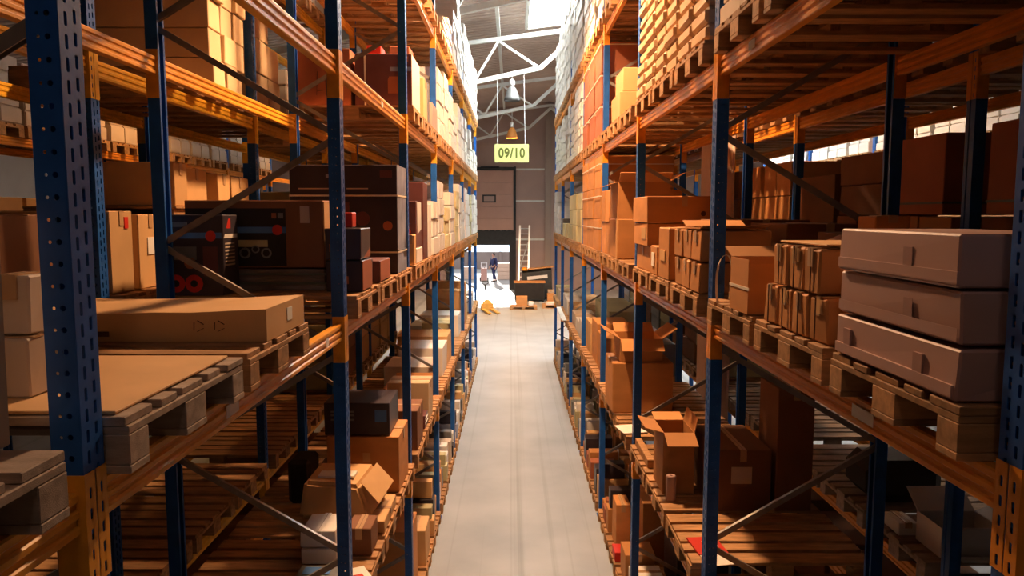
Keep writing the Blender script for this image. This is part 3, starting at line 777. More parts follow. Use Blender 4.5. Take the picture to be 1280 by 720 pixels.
load(L2, 'C', 3, 1, .5, 'wrap', 'white wrapped load', 3)
for k in range(3):
    rack_pallet(L2, 'D', 3, k); load(L2, 'D', 3, k, .6, 'wrap', 'white wrapped load', 3)
    rack_pallet(L2, 'D', 2, k)
for k in range(3):
    rack_pallet(L2, 'A', 1, k, 'greywood'); rack_pallet(L2, 'A', 2, k); rack_pallet(L2, 'A', 3, k)
for b in (4, 5):
    for k in range(3):
        rack_pallet(L2, 'B', b, k); stack(L2, 'B', b, k, 2, 2, .4, R.choice(['olive', 'brown', 'tan']), 'plain carton', dep=1.0, dd=0)
        rack_pallet(L2, 'A', b, k); stack(L2, 'A', b, k, 1, 2, .4, R.choice(['olive', 'brown', 'tan']), 'plain carton', dep=1.0, dd=0)
        rack_pallet(L2, 'C', b, k); load(L2, 'C', b, k, .8, 'wrap', 'white wrapped load', 4)

for b in (1, 2, 3):  # brown floor cartons added to block the bright floor of the next aisles
    for k in range(3):
        rack_pallet(L2, 'F', b, k, detail=0); stack(L2, 'F', b, k, 1, 2, .55, 'brown', 'brown carton', dep=1.05, dd=.03)
        rack_pallet(R2, 'F', b, k, detail=0); stack(R2, 'F', b, k, 1, 2, .55, 'brown', 'brown carton', dep=1.05, dd=.03)
# ================================================================== RIGHT RACK, middle shelf
B = top(R1, 'B'); XR = R1.X
for b in (1, 2, 3): 
    for k in range(3): rack_pallet(R1, 'B', b, k)
for t in range(3):
    o_ = carton(1.16 + .008 * (t % 2), 1.62, 1.95 + .01 * t, 2.705, B + .150 * t, .148, 'pinkwhite', f'long white carton, {["lowest", "middle", "topmost"][t]} of three, nearest right pallet', group='long white cartons', sgn=1, tape=False, bev=.006)
    zz0 = B + .150 * t
    s = MB(); s.box(1.157 + .008 * (t % 2), 1.166, 1.97, 2.69, zz0 + .012, zz0 + .045); s.build('packing_tape', M['tape'] if False else M['pinkwhite'], o_)
    for yy in ((2.12, 2.58) if t == 0 else (2.2,)):
        s = MB(); s.box(1.1585 + .008 * (t % 2), 1.166, yy, yy + .05, zz0 + .01, zz0 + .10); s.build('tape_patch', M['patch'], o_)
    s = MB(); s.box(1.32, 1.36, 1.946 + .01 * t, 1.96 + .01 * t, zz0 + .004, zz0 + .144); s.build('grey_tape', M['tape'] if False else M['cream'], o_)
for t, n in ((0, 4), (1, 3)):
    for c in range(n):
        y0 = 2.82 + c * .178 + (.06 if t else 0)
        o_ = carton(1.165 + R.uniform(0, .012), 1.75, y0, y0 + .172, B + .185 * t, .183, 'kraft', f'strapped kraft carton, {["nearest", "second", "third", "farthest"][c]} of the {["lower", "upper"][t]} row, right rack first bay', group='strapped kraft cartons', sgn=1, tape=True, bev=.008, j=.006,
                    sticker=[('a', .25, .65, .62, .92, 'tan')] if (c + t) % 2 == 0 else None)
        s = MB(); s.box(1.163, 1.168, y0 + .078, y0 + .081, B + .185 * t + .004, B + .185 * t + .178); s.build('seam', M['ink'], o_)
s = MB(); s.box(1.2, 1.7, 2.90, 3.40, B + .3712, B + .379)
tag(s.build('cardboard_sheet', M['tan'], None, base=(1.4, 3.1, B + .371), bevel=.002), 'cardboard sheet on top of the strapped kraft cartons', 'cardboard sheet')
oc = open_carton(1.16, 1.45, 3.72, 4.02, B, .27, 'kraft', 'open kraft carton with one flap raised beside the strapped cartons', {'y0': (.02, -80), 'x1': (.30, 22), 'y1': (.14, 20)})
s = MB(); s.box(1.157, 1.16, 3.70, 4.03, B + .12, B + .135); s.build('strap', M['strap'], oc)
# loose packing straps
def strap_loop():
    pts = [Vector((1.20, 4.12 + .05 * math.sin(t * 2.2), B + .012 + .26 * math.sin(t))) + Vector((-.02 - .10 * math.cos(t) * .6, .16 * (1 - math.cos(t)) * .5, 0)) for t in [i * math.pi / 14 for i in range(15)]]
    mb = MB()
    for a, b_ in zip(pts, pts[1:]): mb.bar(a, b_, .012, .003)
    tag(mb.build('packing_strap', M['strap']), 'loose white packing strap looping up beside the open kraft carton', 'strap')
strap_loop()
carton(1.80, 2.26, 2.82, 3.60, B, .42, 'brown', 'wide brown carton behind the strapped kraft cartons, right rack', sgn=1)
carton(1.76, 2.28, 3.70, 4.40, B, .40, 'brown', 'wide dark carton behind the open kraft carton, right rack', sgn=1)
carton(1.78, 1.96, 3.74, 3.95, B + .402, .09, 'kraft', 'small kraft box resting on the wide dark carton, right rack', sgn=1)
# bay 2
for t in range(2):
    for c in range(3):
        y0 = 4.71 + c * .262
        carton(1.16 + R.uniform(0, .015), 1.62, y0, y0 + .255, B + .20 * t, .198, 'kraft', f'kraft carton, {["near", "centre", "far"][c]} of {["lower", "upper"][t]} row, right rack second bay near pallet', group='kraft cartons beyond the second right upright', sgn=1, bev=.008, j=.006)
open_carton(1.17, 1.58, 4.74, 5.14, B + .401, .012, 'kraft', 'flattened kraft lid with raised flap ends on the carton stack', {'y1': (.12, 18), 'y0': (.06, 8)})
carton(1.155, 1.5, 5.62, 6.02, B, .40, 'kraft', 'upright kraft carton with a torn label, right rack second bay', sgn=1, sticker=[('a', .3, .75, .35, .55, 'tan')], bev=.008)
carton(1.16, 1.45, 6.10, 6.40, B, .24, 'kraft', 'small kraft carton with a white label, right rack second bay', sgn=1, sticker=[('a', .35, .7, .3, .75, 'paper')])
carton(1.7, 2.25, 4.72, 5.45, B, .44, 'brown', 'brown carton at the back of the near pallet, right rack second bay', sgn=1)
carton(1.55, 2.2, 5.62, 6.3, B, .46, 'brown', 'brown carton at the back of the middle pallet, right rack second bay', sgn=1)
carton(1.18, 1.9, 6.50, 7.2, B, .22, 'kraft', 'low kraft carton at the bottom of three beside the third upright', sgn=1)
carton(1.15, 1.85, 6.48, 7.2, B + .221, .20, 'kraft', 'middle kraft carton of three beside the third upright', sgn=1, sticker=[('a', .1, .4, .3, .8, 'tan')])
bx = carton(1.14, 1.78, 6.46, 7.2, B + .422, .23, 'kraft', 'broad top kraft carton with a recycling mark, beside the third upright', sgn=1)
disc_on(bx, 1.62, B + .50, .022, 6.464, 'ink', 'handling_mark')
# bay 3
carton(1.16, 1.74, 8.40, 9.12, B, .45, 'kraft', 'big square kraft carton under the open one, right rack third bay', sgn=1, sticker=[('a', .05, .12, .0, 1, 'tan')], bev=.01)
open_carton(1.17, 1.74, 8.42, 9.10, B + .451, .40, 'kraft', 'tall open kraft carton with splayed flaps, right rack third bay', {'x0': (.22, -18), 'y0': (.16, 35), 'x1': (.2, 30)})
for k in (0, 2): pass
stack(R1, 'B', 3, 2, 2, 2, .4, 'kraft', 'kraft carton', dep=.9)
for b in (4, 5, 6, 7):
    for k in range(3):
        rack_pallet(R1, 'B', b, k)
        if b == 4:
            for o_ in stack(R1, 'B', b, k, 1, 3, .43, 'kraft', 'orange kraft carton', dep=1.0, dd=-.03, cat='carton'):
                zc_ = o_.location.z; straps_on(o_, 1.175, 2.17, R1.slot(4, k) + .014, R1.slot(4, k) + .786, (zc_ + .3,))
        elif b == 5: stack(R1, 'B', b, k, 1, 3, .29, 'olive', 'olive carton', dep=.9)
        elif b == 6: stack(R1, 'B', b, k, 2, 1, .3, 'olive', 'olive carton', dep=.6) if k < 2 else load(R1, 'B', b, k, .4, 'fabric', 'grey bagged load', 3)
        else: load(R1, 'B', b, k, (.35, .7, 1.1)[k], 'wrap', 'white wrapped load', 4)

# RIGHT RACK, upper shelf
C = top(R1, 'C')
for b in (1, 2, 3): 
    for k in range(3): rack_pallet(R1, 'C', b, k)
load(R1, 'C', 1, 2, .7, 'cream', 'beige wrapped load', 6); load(R1, 'C', 1, 1, .6, 'darkwrap', 'smoky wrapped load', 4); load(R1, 'C', 1, 0, .6, 'darkwrap', 'smoky wrapped load', 4)
M['parcel'] = mat('pale_paper_parcel', (.72, .46, .26), .6, var=.10, scale=4, bump=.15, rnd=.12)
for k, nl in ((0, 9), (1, 10), (2, 9)):
    ys = R1.slot(2, k) + .01
    for c in range(2):
        for t in range(nl):
            y0 = ys + c * .39
            nmn = ['lowest', 'second', 'third', 'fourth', 'fifth', 'sixth', 'seventh', 'eighth', 'ninth', 'tenth'][t]
            carton(1.155 + R.uniform(0, .03), 1.62, y0 + .004 + R.uniform(0, .01), y0 + .384, C + t * .105, .105, 'parcel',
                   f'flat pale parcel, {nmn} from below, {["near", "far"][c]} column, {SLOT[k]} pallet, right rack upper shelf', 'parcel', 'flat pale parcels stacked on the upper shelf', tape=False, name='parcel', bev=.022, j=.006, sgn=1)
    for t in range(3):
        carton(1.66, 2.28, ys, ys + .77, C + t * .33, .328, 'darkwrap', f'dark carton behind the pale parcels, {["lowest", "middle", "top"][t]}, {SLOT[k]} pallet, right rack upper shelf', tape=False, sgn=1)
carton(1.17, 1.80, 7.50, 8.2, C, .26, 'kraft', 'wide kraft carton under a smaller one, right rack upper shelf', sgn=1) if False else None
carton(1.16, 1.72, 8.37, 9.05, C, .27, 'tan', 'wide slatted tan carton under a narrower one, right rack upper shelf', sgn=1)
carton(1.20, 1.70, 8.40, 9.0, C + .271, .26, 'tan', 'tan carton on the wide slatted carton, right rack upper shelf', sgn=1)
for b in (4, 5, 6, 7):
    for k in range(3):
        rack_pallet(R1, 'C', b, k)
        if b == 4:
            for o_ in stack(R1, 'C', b, k, 1, 3, .41, 'redbrown', 'strapped red brown carton', dep=1.05, dd=-.03):
                straps_on(o_, 1.175, 2.22, R1.slot(4, k) + .014, R1.slot(4, k) + .786, (o_.location.z + .36,))
        else: load(R1, 'C', b, k, (1.25, 1.1, 1.2)[(b + k) % 3], 'wrap', 'white wrapped load', 8)
# RIGHT RACK, top shelf
for b in (2, 3, 4, 5, 6, 7):
    for k in range(3):
        rack_pallet(R1, 'D', b, k)
        if b >= 4: load(R1, 'D', b, k, (1.9, 2.0, 1.8)[(b + k) % 3], 'wrap', 'white wrapped load', 12)
D = top(R1, 'D')
for k in range(2):
    s = MB(); y = R1.slot(3, k) + .4; s.tube((1.16, y, D + .17), (2.2, y, D + .17), .165, 20); s.tube((1.14, y, D + .17), (1.16, y, D + .17), .05, 14)
    tag(s.build('fabric_roll', M['cream'], None, base=(1.6, y, D)), f'beige roll lying on the {SLOT[k]} pallet, right rack top shelf, third bay', 'roll', 'rolls on the right top shelf')
stack(R1, 'D', 3, 2, 1, 2, .3, 'kraft', 'kraft carton', dep=.9)

# RIGHT RACK, lower shelf
A = top(R1, 'A')
for b in (1, 2, 3, 4, 5, 6, 7):
    for k in range(3): rack_pallet(R1, 'A', b, k, 'greywood' if b == 1 and k == 0 else 'wood')
rf = sheet(1.32, 4.95, A, .20, .26, .1, 'red', 'red folder with a white label on the lower right shelf', 'folder', 3, 'folder')
s = MB(); s.box(-.02, .07, -.03, .06, .012, .0132); so = s.build('paper_label', M['paper'], None); so.parent = rf
sheet(1.34, 4.73, A, .19, .16, .2, 'paper', 'white sheet of paper in front of the red folder', 'paper')
s = MB(); s.lathe([(.0, .001), (.036, .001), (.04, .008), (.04, .19), (.036, .198), (.012, .198), (.01, .15), (0, .15)], (0, 0, 0), 20)
ro = s.build('paper_roll', M['pinkwhite'], None, smooth=False); ro.location = (1.25, 5.80, A + .001)
tag(ro, 'pale paper roll standing upright on the lower right pallet', 'roll')
open_carton(1.21, 1.46, 5.93, 6.32, A, .50, 'kraft', 'tall open kraft carton with folded out flaps on the lower right shelf', {'x0': (.15, 15), 'y0': (.17, -22), 'y1': (.16, 10), 'x1': (.12, 78)})
carton(1.52, 1.96, 5.56, 6.27, A, .48, 'brown', 'large dark brown carton with a pale label, right lower shelf', sgn=1, sticker=[('c', .3, .65, .45, .72, 'cream')])
carton(1.985, 2.27, 5.56, 6.0, A, .95, 'brown', 'tall dark carton with a strap, right lower shelf beside the labelled one', sgn=1)
s = MB(); s.box(1.20, 1.26, 6.55, 7.22, A + .0005, A + .075)
tag(s.build('timber_beam', M['wood'], None, base=(1.23, 6.9, A), bevel=.004), 'short timber beam along the aisle edge of the lower right shelf', 'timber')
carton(1.13, 1.82, 8.42, 9.08, A, .58, 'kraft', 'big kraft carton carrying an open one, right rack lower shelf', sgn=1, bev=.01)
open_carton(1.22, 1.70, 8.46, 9.0, A + .581, .26, 'kraft', 'small open kraft carton with flaps spread on the big one', {'x0': (.2, 30), 'y0': (.18, -40), 'y1': (.2, 25), 'x1': (.2, 35)})
sheet(1.24, 7.75, A + .0, .26, .3, .2, 'paper', 'white cardboard piece on the lower right shelf by the big carton', 'cardboard')
for k, (m_, h_) in enumerate((('kraft', .55), ('kraft', .62), ('tan', .5))):
    stack(R1, 'A', 4, k, 1, 1, h_, m_, dsc[m_], dep=.5, dd=.05)
carton(1.82, 2.28, 10.4, 12.6, A, .45, 'clear', 'long grey metal case at the back of the fourth bay, lower right shelf', 'case', tape=False, name='metal_case')
carton(1.70, 2.28, 13.2, 15.4, A, .55, 'olive', 'long grey green case at the back of the fifth bay, lower right shelf', 'case', tape=False, name='metal_case')
for b in (5, 6, 7):
    for k in range(3):
        m_, h_, t_ = R.choice(rng)
        stack(R1, 'A', b, k, 1, 1, h_ * .7, m_, dsc[m_], dep=.4, dd=.02)
pl = MB(); pl.bar((1.10, 15.9, A + .012), (1.125, 18.2, A + .012), .10, .018)
tag(pl.build('white_board', M['steelwhite']), 'long white board along the edge of the lower right shelf, far end', 'board')
# RIGHT floor row
for b in (2, 3, 4, 5, 6, 7):
    for k in range(3):
        if (b, k) in ((2, 2), (3, 0), (3, 1)):
            continue
        junk(R1, b, k, pal=['kraft', 'kraft', 'tan', 'redbrown', 'white', 'dark'] if b < 5 else ['clear', 'olive', 'cream', 'dark', 'white', 'tan'])
floor_row(R1, 2, 2, [(.0, .4, .02, .4, 0, .42, 'kraft', 'square kraft carton'), (.02, .4, .42, .78, 0, .3, 'kraft', 'low kraft carton'), (.45, 1.1, .02, .75, 0, .4, 'brown', 'broad brown carton')])
floor_row(R1, 3, 0, [(.05, .38, .04, .34, 0, .25, 'white', 'white bagged carton'), (.02, .35, .38, .74, 0, .34, 'kraft', 'kraft carton'), (.5, 1.05, .05, .7, 0, .6, 'dark', 'black box at the back')])
floor_row(R1, 3, 1, [(-.02, .2, .05, .3, 0, .12, 'red', 'small red and white packet'), (.04, .22, .4, .75, 0, .55, 'kraft', 'tall slim kraft carton'), (.3, .6, .05, .7, 0, .7, 'kraft', 'upright kraft carton')])

# ================================================================== RACK BEHIND THE RIGHT RACK
B2 = top(R2, 'B')
for b in (1, 2, 3):
    for k in range(3):
        rack_pallet(R2, 'B', b, k, detail=0); rack_pallet(R2, 'C', b, k, detail=0); rack_pallet(R2, 'A', b, k, 'greywood', detail=0)
def tallbox(y0, y1, label, m='redbrown', x0=2.70, x1=3.5, z=B2 + .49, h=.52):
    o = carton(x0, x1, y0, y1, z, h, m, label, sgn=1, tape=False)
    straps_on(o, x0 + .002, x1 - .002, y0 + .002, y1 - .002, (z + .07,), 'darkstrap'); return o
stack(R2, 'B', 1, 2, 2, 1, .485, 'brown', 'dark brown carton', dep=.9, dd=-.02)
stack(R2, 'B', 2, 0, 2, 1, .485, 'kraft', 'kraft carton', dep=.9, dd=-.02)
stack(R2, 'B', 2, 1, 2, 1, .485, 'brown', 'brown carton', dep=.9, dd=-.02)
tallbox(3.72, 4.36, 'tall reddish carton with a dark strap behind the white cartons, back right rack')
tallbox(4.80, 5.40, 'tall reddish carton with a dark strap beside the rear upright, back right rack')
stack(R2, 'B', 2, 1, 1, 2, .24, 'brown', 'upper dark carton', dep=.9, dd=.0, z=B2 + .486)
stack(R2, 'B', 2, 2, 1, 2, .42, 'brown', 'dark brown carton', dep=.9, dd=.0)
for k in range(3): stack(R2, 'B', 3, k, 2, 3, .34, 'kraft', 'kraft carton', dep=.8, dd=.0)
for k in range(3): load(R2, 'C', 3, k, .6, 'cream', 'beige wrapped load', 4); load(R2, 'C', 1, k, .5, 'darkwrap', 'smoky wrapped load', 3)
A2 = top(R2, 'A')
open_carton(2.80, 3.2, 4.78, 5.08, A2, .20, 'white', 'white open box on the lower pallet behind the right rear uprights', {'y1': (.2, 35), 'x1': (.12, 20)})
carton(2.70, 2.84, 5.12, 5.34, A2, .10, 'white', 'small white box beside the white open box, back right rack', sgn=1)
carton(2.75, 3.35, 5.66, 6.2, A2, .34, 'black', 'black padded case behind the white open box, back right rack lower shelf', 'case', tape=False, bev=.09, name='case')
sheet(3.05, 4.74 + .0, A2 + .0, .28, .06, 0, 'paper', 'narrow white strip on the lower pallet, back right rack', 'paper strip', 3, 'paper_strip')
carton(2.1, 2.26, 2.0, 2.6, A, .05, 'white', 'flat white packet at the back edge of the lower right shelf', 'packet', tape=False, j=.002, name='packet')
for b in (4, 5, 6):
    for k in range(3):
        rack_pallet(R2, 'B', b, k); rack_pallet(R2, 'C', b, k); rack_pallet(R2, 'A', b, k)
        stack(R2, 'B', b, k, 1, 2, .38, R.choice(['olive', 'kraft', 'tan']), 'plain carton', dep=1.0, dd=0)
        load(R2, 'C', b, k, .8, 'cream', 'beige wrapped load', 4)
        stack(R2, 'A', b, k, 1, 2, .32, R.choice(['olive', 'clear', 'brown']), 'plain carton', dep=1.0, dd=0)

# ================================================================== RACKS ACROSS THE NEXT AISLES
L3 = Side(-1, 5.8, 1.74, [1.605, 3.508, 5.05, 6.52], 'far left rack', range(2, 9))
R3 = Side(1, 6.1, 1.83, [1.765, 3.51, 5.06, 6.58], 'far right rack', range(2, 8))
rack(L3, 'rack on the far side of the next aisle to the left', 6.9, (), range(2, 8), 'BCD', M['orange'], nbrace=())
rack(R3, 'rack on the far side of the next aisle to the right', 6.9, (), range(2, 7), 'BCD', M['orange'], nbrace=())
for b in range(2, 7):
    for k in range(3):
        rack_pallet(L3, 'C', b, k); load(L3, 'C', b, k, R.uniform(.6, 1.0), 'cream', 'beige wrapped load', 4)
        rack_pallet(L3, 'B', b, k); stack(L3, 'B', b, k, 1, 2, .35, 'tan', 'tan carton', dep=1.0, dd=0)
        rack_pallet(R3, 'C', b, k); load(R3, 'C', b, k, R.uniform(.6, 1.0), 'wrap', 'white wrapped load', 5)
        rack_pallet(R3, 'B', b, k); stack(R3, 'B', b, k, 1, 2, .4, 'tan', 'tan carton', dep=1.0, dd=0)

# ================================================================== BUILDING
YW = 42.0; XL, XRR = -17., 17.; YF = -8.
RZ = lambda x: 10.0 + .125 * x if x < 2.0 else 10.25 - .125 * (x - 2.0)
f = MB(); f.box(XL, XRR, YF, YW, -.15, 0); struct(f.build('floor', M['floor']))
f = MB(); f.box(XL - 10, XRR + 10, YW + .3, YW + 22, -.15, -.002); struct(f.build('floor_yard', M['yard']), 'pale sunlit concrete yard outside the door', 'yard')
w = MB(); w.box(XL - .2, XL, YF, YW, 0, 10.5); struct(w.build('wall_left', M['sidewall']))
w = MB(); w.box(XRR, XRR + .2, YF, YW, 0, 10.5); struct(w.build('wall_right', M['sidewall']))
w = MB(); w.box(XL, XRR, YF - .2, YF, 0, 11.5); struct(w.build('wall_front', M['sidewall']))
DX0, DX1, DZ = -3.5, .09, 3.27
w = MB()
w.box(XL, DX0, YW, YW + .3, 0, 11.5); w.box(DX1, XRR, YW, YW + .3, 0, 11.5); w.box(DX0, DX1, YW, YW + .3, DZ, 11.5)
n_ = 0
wb = w.build('wall_back', M['wall']); struct(wb)
# girts and posts on the back wall
for z, nme in ((8.05, 'trim_1'), (6.6, 'trim_2'), (4.88, 'trim_3'), (2.78, 'trim_4')):
    t = MB(); t.box(.12 if z < 8 else -6, 1.78 if z < 8 else 8, YW - .05, YW - .001, z - .05, z + .05)
    t.box(.12 if z < 8 else -6, 1.78 if z < 8 else 8, YW - .055, YW - .05, z + .02, z + .05)
    struct(t.build(nme, M['steelwhite'] if z < 8 else M['wall']), 'horizontal wall rail', 'rail')
t = MB(); t.box(1.85, 2.1, YW - .25, YW - .001, 0, 10.1); t.box(1.8, 2.15, YW - .27, YW - .25, 0, 10.1); struct(t.build('trim_5', M['sidewall']), 'steel column on the back wall', 'column')
t = MB(); t.box(.09, .22, YW - .12, YW - .001, 0, 6.75); t.box(-3.62, -3.5, YW - .12, YW - .001, 0, 6.75); struct(t.build('trim_6', M['charcoal']), 'dark door guide rails', 'rail')
# sectional door lifted above the opening
d = MB()
for k in range(5):
    z0 = 3.29 + k * .65; d.box(DX0 + .03, DX1 - .03, YW - .10, YW - .05, z0 + .006, z0 + .644)
do = d.build('door_1', M['doorpanel'], bevel=.008); struct(do, 'raised pinkish brown sectional door', 'door')
d = MB(); d.box(-1.62, -.88, YW - .115, YW - .10, 4.80, 5.22); d.build('window_frame', M['charcoal'], do)
d = MB(); d.box(-1.54, -.96, YW - .118, YW - .115, 4.87, 5.15); d.build('window_pane', M['wall'], do)
d = MB(); d.box(-3.5, .09, YW - .13, YW - .04, 6.55, 6.72); d.tube((-1.7, YW - .2, 6.66), (-.7, YW - .2, 6.66), .09, 10); d.build('lift_shaft', M['charcoal'], do)
d = MB(); d.box(DX0, DX1, YW - .14, YW + .28, 2.47, 3.27)
for k in range(11): d.box(DX0 + .06 + k * .32, DX0 + .28 + k * .32, YW - .16, YW - .14, 3.24, 3.30)
struct(d.build('trim_7', M['charcoal']), 'dark dock valance over the door opening', 'valance')
for i, xx in enumerate((DX1 - .24, DX0)):
    d = MB(); d.box(xx, xx + .24, YW + .0, YW + .28, 0, 2.47); struct(d.build(f'trim_{8 + i}', M['charcoal']), 'dark door jamb seal', 'door jamb')

# roof sheets with openings for the roof lights
SK = [('window_1', .45, 4.0, 15.2, 24.4, 'sky1'), ('window_2', 4.8, 7.4, 12.0, 21.0, 'sky2')]
def rib_roof(x0, x1, y0, y1):
    mb = MB(); p = .30; n = max(1, int(round((y1 - y0) / p))); p = (y1 - y0) / n
    ys = []
    for i in range(n):
        a = y0 + i * p
        ys += [(a, 0), (a + p * .35, 0), (a + p * .45, .045), (a + p * .75, .045), (a + p * .85, 0)]
    ys.append((y1, 0))
    xs = [x0] + ([2.0] if x0 < 2 < x1 else []) + [x1]
    k = len(mb.v)
    for x in xs:
        for y, dz in ys: mb.v.append((x, y, RZ(x) + dz))
    m_ = len(ys)
    for a in range(len(xs) - 1):
        for i in range(m_ - 1): mb.f.append((k + a * m_ + i, k + a * m_ + i + 1, k + (a + 1) * m_ + i + 1, k + (a + 1) * m_ + i))
    return mb
xs = sorted({XL, XRR} | {v for s_ in SK for v in s_[1:3]})
roof = MB()
for a, b_ in zip(xs, xs[1:]):
    cuts = [(s_[3], s_[4]) for s_ in SK if s_[1] <= a + 1e-6 and s_[2] >= b_ - 1e-6]
    segs = [(YF, YW)]
    for c0, c1 in cuts:
        segs = [q for (u, v) in segs for q in ((u, c0), (c1, v)) if q[1] - q[0] > .01]
    for u, v in segs:
        q = rib_roof(a, b_, u, v); k = len(roof.v); roof.v += q.v; roof.f += [tuple(k + i for i in f_) for f_ in q.f]
struct(roof.build('ceiling', M['roof']))
for nme, x0, x1, y0, y1, mm in SK:
    s = MB(); xs_ = [x0] + ([2.0] if x0 < 2 < x1 else []) + [x1]
    for a, b_ in zip(xs_, xs_[1:]):
        s.hexa([(a, y0, RZ(a) + .02), (b_, y0, RZ(b_) + .02), (b_, y1, RZ(b_) + .02), (a, y1, RZ(a) + .02), (a, y0, RZ(a) + .06), (b_, y0, RZ(b_) + .06), (b_, y1, RZ(b_) + .06), (a, y1, RZ(a) + .06)])
    so = s.build(nme, M[mm]); struct(so, 'translucent roof light', 'window')
    fr = MB()
    for x in (x0, x1): fr.box(x - .05, x + .05, y0, y1, RZ(x) - .16, RZ(x) + .01)
    for y in (y0, y1):
        for a, b_ in zip(xs_, xs_[1:]): fr.bar((a, y, RZ(a) - .08), (b_, y, RZ(b_) - .08), .08, .16)
    fr.build('window_frame', M['steelwhite'], so)
# trusses
def truss(Y, n):
    z = lambda h: H + h
    topL, ridge, topR = (-9.5, z(4.13)), (2.0, z(5.56)), (13.5, z(4.13))
    tz = lambda x: z(5.30) + .124 * x if x <= 2 else z(5.30) + .124 * (4 - x)
    bz = lambda x: z(4.22) + .214 * x
    T_ = thing('roof_truss', (0, Y, z(4.2)), f'white steel roof truss, {n} from the camera', 'roof truss', 'roof trusses over the aisle')
    T_['kind'] = 'structure'
    m_ = M['steelwhite']
    c = MB(); c.bar((-7, Y, tz(-7)), (2, Y, tz(2)), .12, .12); c.bar((2, Y, tz(2)), (11, Y, tz(11)), .12, .12); c.build('top_chord', m_, T_)
    c = MB(); c.bar((-7, Y, bz(-7)), (.86, Y, bz(.86)), .13, .13); c.bar((.86, Y, bz(.86)), (2.0, Y, tz(2) - .12), .13, .13); c.bar((2.0, Y, tz(2) - .12), (3.14, Y, bz(.86)), .13, .13); c.bar((3.14, Y, bz(.86)), (11, Y, bz(-7)), .13, .13)
    c.build('bottom_chord', m_, T_)
    for q in (1, -1):
        mx = lambda x: x if q > 0 else 4 - x
        for a, b_ in (((-.4, 't'), (.78, 'b')), ((-.4, 't'), (-1.12, 'b')), ((-2.4, 't'), (-1.12, 'b')), ((-2.4, 't'), (-3.3, 'b')), ((-4.4, 't'), (-3.3, 'b'))):
            P_ = lambda p: (mx(p[0]), Y, (tz(p[0]) - .05) if p[1] == 't' else bz(p[0]) + .05)
            c = MB(); c.bar(P_(a), P_(b_), .07, .07); c.build('web_member', m_, T_)
for Y, n in ((7.5, 'first'), (15.5, 'second'), (23.5, 'third'), (31.5, 'fourth'), (39.5, 'fifth')): truss(Y, n)
for i, x in enumerate((-4.4, -.4, 4.4)):
    p = MB(); p.box(x - .05, x + .05, YF, YW, RZ(x) - .42, RZ(x) - .27); struct(p.build(f'trim_{20 + i}', M['steelwhite']), 'roof purlin', 'purlin')
# peach column between the right racks
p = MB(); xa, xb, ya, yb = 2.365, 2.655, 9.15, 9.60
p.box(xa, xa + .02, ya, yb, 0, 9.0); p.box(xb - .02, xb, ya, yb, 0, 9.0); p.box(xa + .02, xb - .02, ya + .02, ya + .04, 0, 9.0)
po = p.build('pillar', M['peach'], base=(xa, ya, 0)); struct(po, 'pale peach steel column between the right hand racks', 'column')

# ------------------------------------------------------------------ hanging sign
sg = thing('hanging_sign', (-.01, 23.5, H + 1.58), 'yellow hanging aisle sign reading 09/10', 'sign')
s = MB(); s.box(-.53, .51, 23.485, 23.515, H + 1.58, H + 2.13); s.build('sign_board', M['signy'], sg, bevel=.004)
cu = bpy.data.curves.new('lettering', 'FONT'); cu.body = '09/10'; cu.align_x = 'CENTER'; cu.align_y = 'CENTER'; cu.size = .40; cu.extrude = .004; cu.offset = .014; cu.space_character = 1.12
to = bpy.data.objects.new('tmp', cu); COL.objects.link(to); bpy.context.view_layer.update()
me = bpy.data.meshes.new_from_object(to.evaluated_get(bpy.context.evaluated_depsgraph_get())); bpy.data.objects.remove(to)
lo = bpy.data.objects.new('lettering', me); COL.objects.link(lo); me.materials.append(M['signt'])
lo.parent = sg; lo.location = (0, -.02, .275); lo.rotation_euler = (math.pi / 2, 0, 0); lo.scale = (.80, 1.0, 1)
for x in (-.44, .40):
    s = MB(); s.tube((x, 23.5, H + 2.12), (x + (.0 if x < 0 else -.04), 23.5, H + 4.22 + .214 * x - .07), .009, 8); s.build('hanging_wire', M['alu'], sg)
# ------------------------------------------------------------------ high bay lamps
def lamp(x, y, ztop, on, label, glow=None, power=0, drop=.42, col=(1, .50, .17)):
    zb = ztop - drop
    t = thing('high_bay_lamp', (x, y, zb), label, 'lamp', 'high bay lamps over the aisles')
    s = MB(); s.tube((x, y, zb + .34), (x, y, ztop), .012, 8); s.build('hanging_rod', M['alu'], t)
    s = MB(); s.lathe([(0, .34), (.05, .34), (.085, .30), (.09, .20), (.075, .15), (.05, .13), (0, .13)], (x, y, zb), 20); s.build('ballast_housing', M['alu'], t, smooth=True)
    s = MB(); s.lathe([(.05, .13), (.085, .115), (.13, .05), (.18, -.06), (.225, -.20), (.245, -.30), (.240, -.30), (.22, -.20), (.175, -.06), (.125, .045), (.05, .12)], (x, y, zb), 28); s.build('lamp_shade', M['clear'] if not on else M['glow_shade'], t, smooth=True)
    s = MB(); s.lathe([(0, .05), (.04, .03), (.06, -.05), (.06, -.12), (.035, -.19), (0, -.2)], (x, y, zb), 16); s.build('bulb', M['bulb_on'] if on else M['bulb_off'], t, smooth=True)
    if power:
        li = bpy.data.lights.new('lamp_light', 'SPOT'); li.energy = power; li.color = col; li.spot_size = math.radians(155); li.spot_blend = .6; li.shadow_soft_size = .12
        lo_ = bpy.data.objects.new('lamp_light', li); COL.objects.link(lo_); lo_.parent = t; lo_.location = (0, 0, -.26)
chord = lambda x: H + 4.22 + .214 * x - .07
lamp(.0, 23.5, chord(0), False, 'white bell shaped high bay lamp hanging above the yellow sign')
lamp(.0, 31.5, chord(0), True, 'glowing amber high bay lamp behind the yellow sign', power=3600, drop=.75)
LAMP_MARK = 0
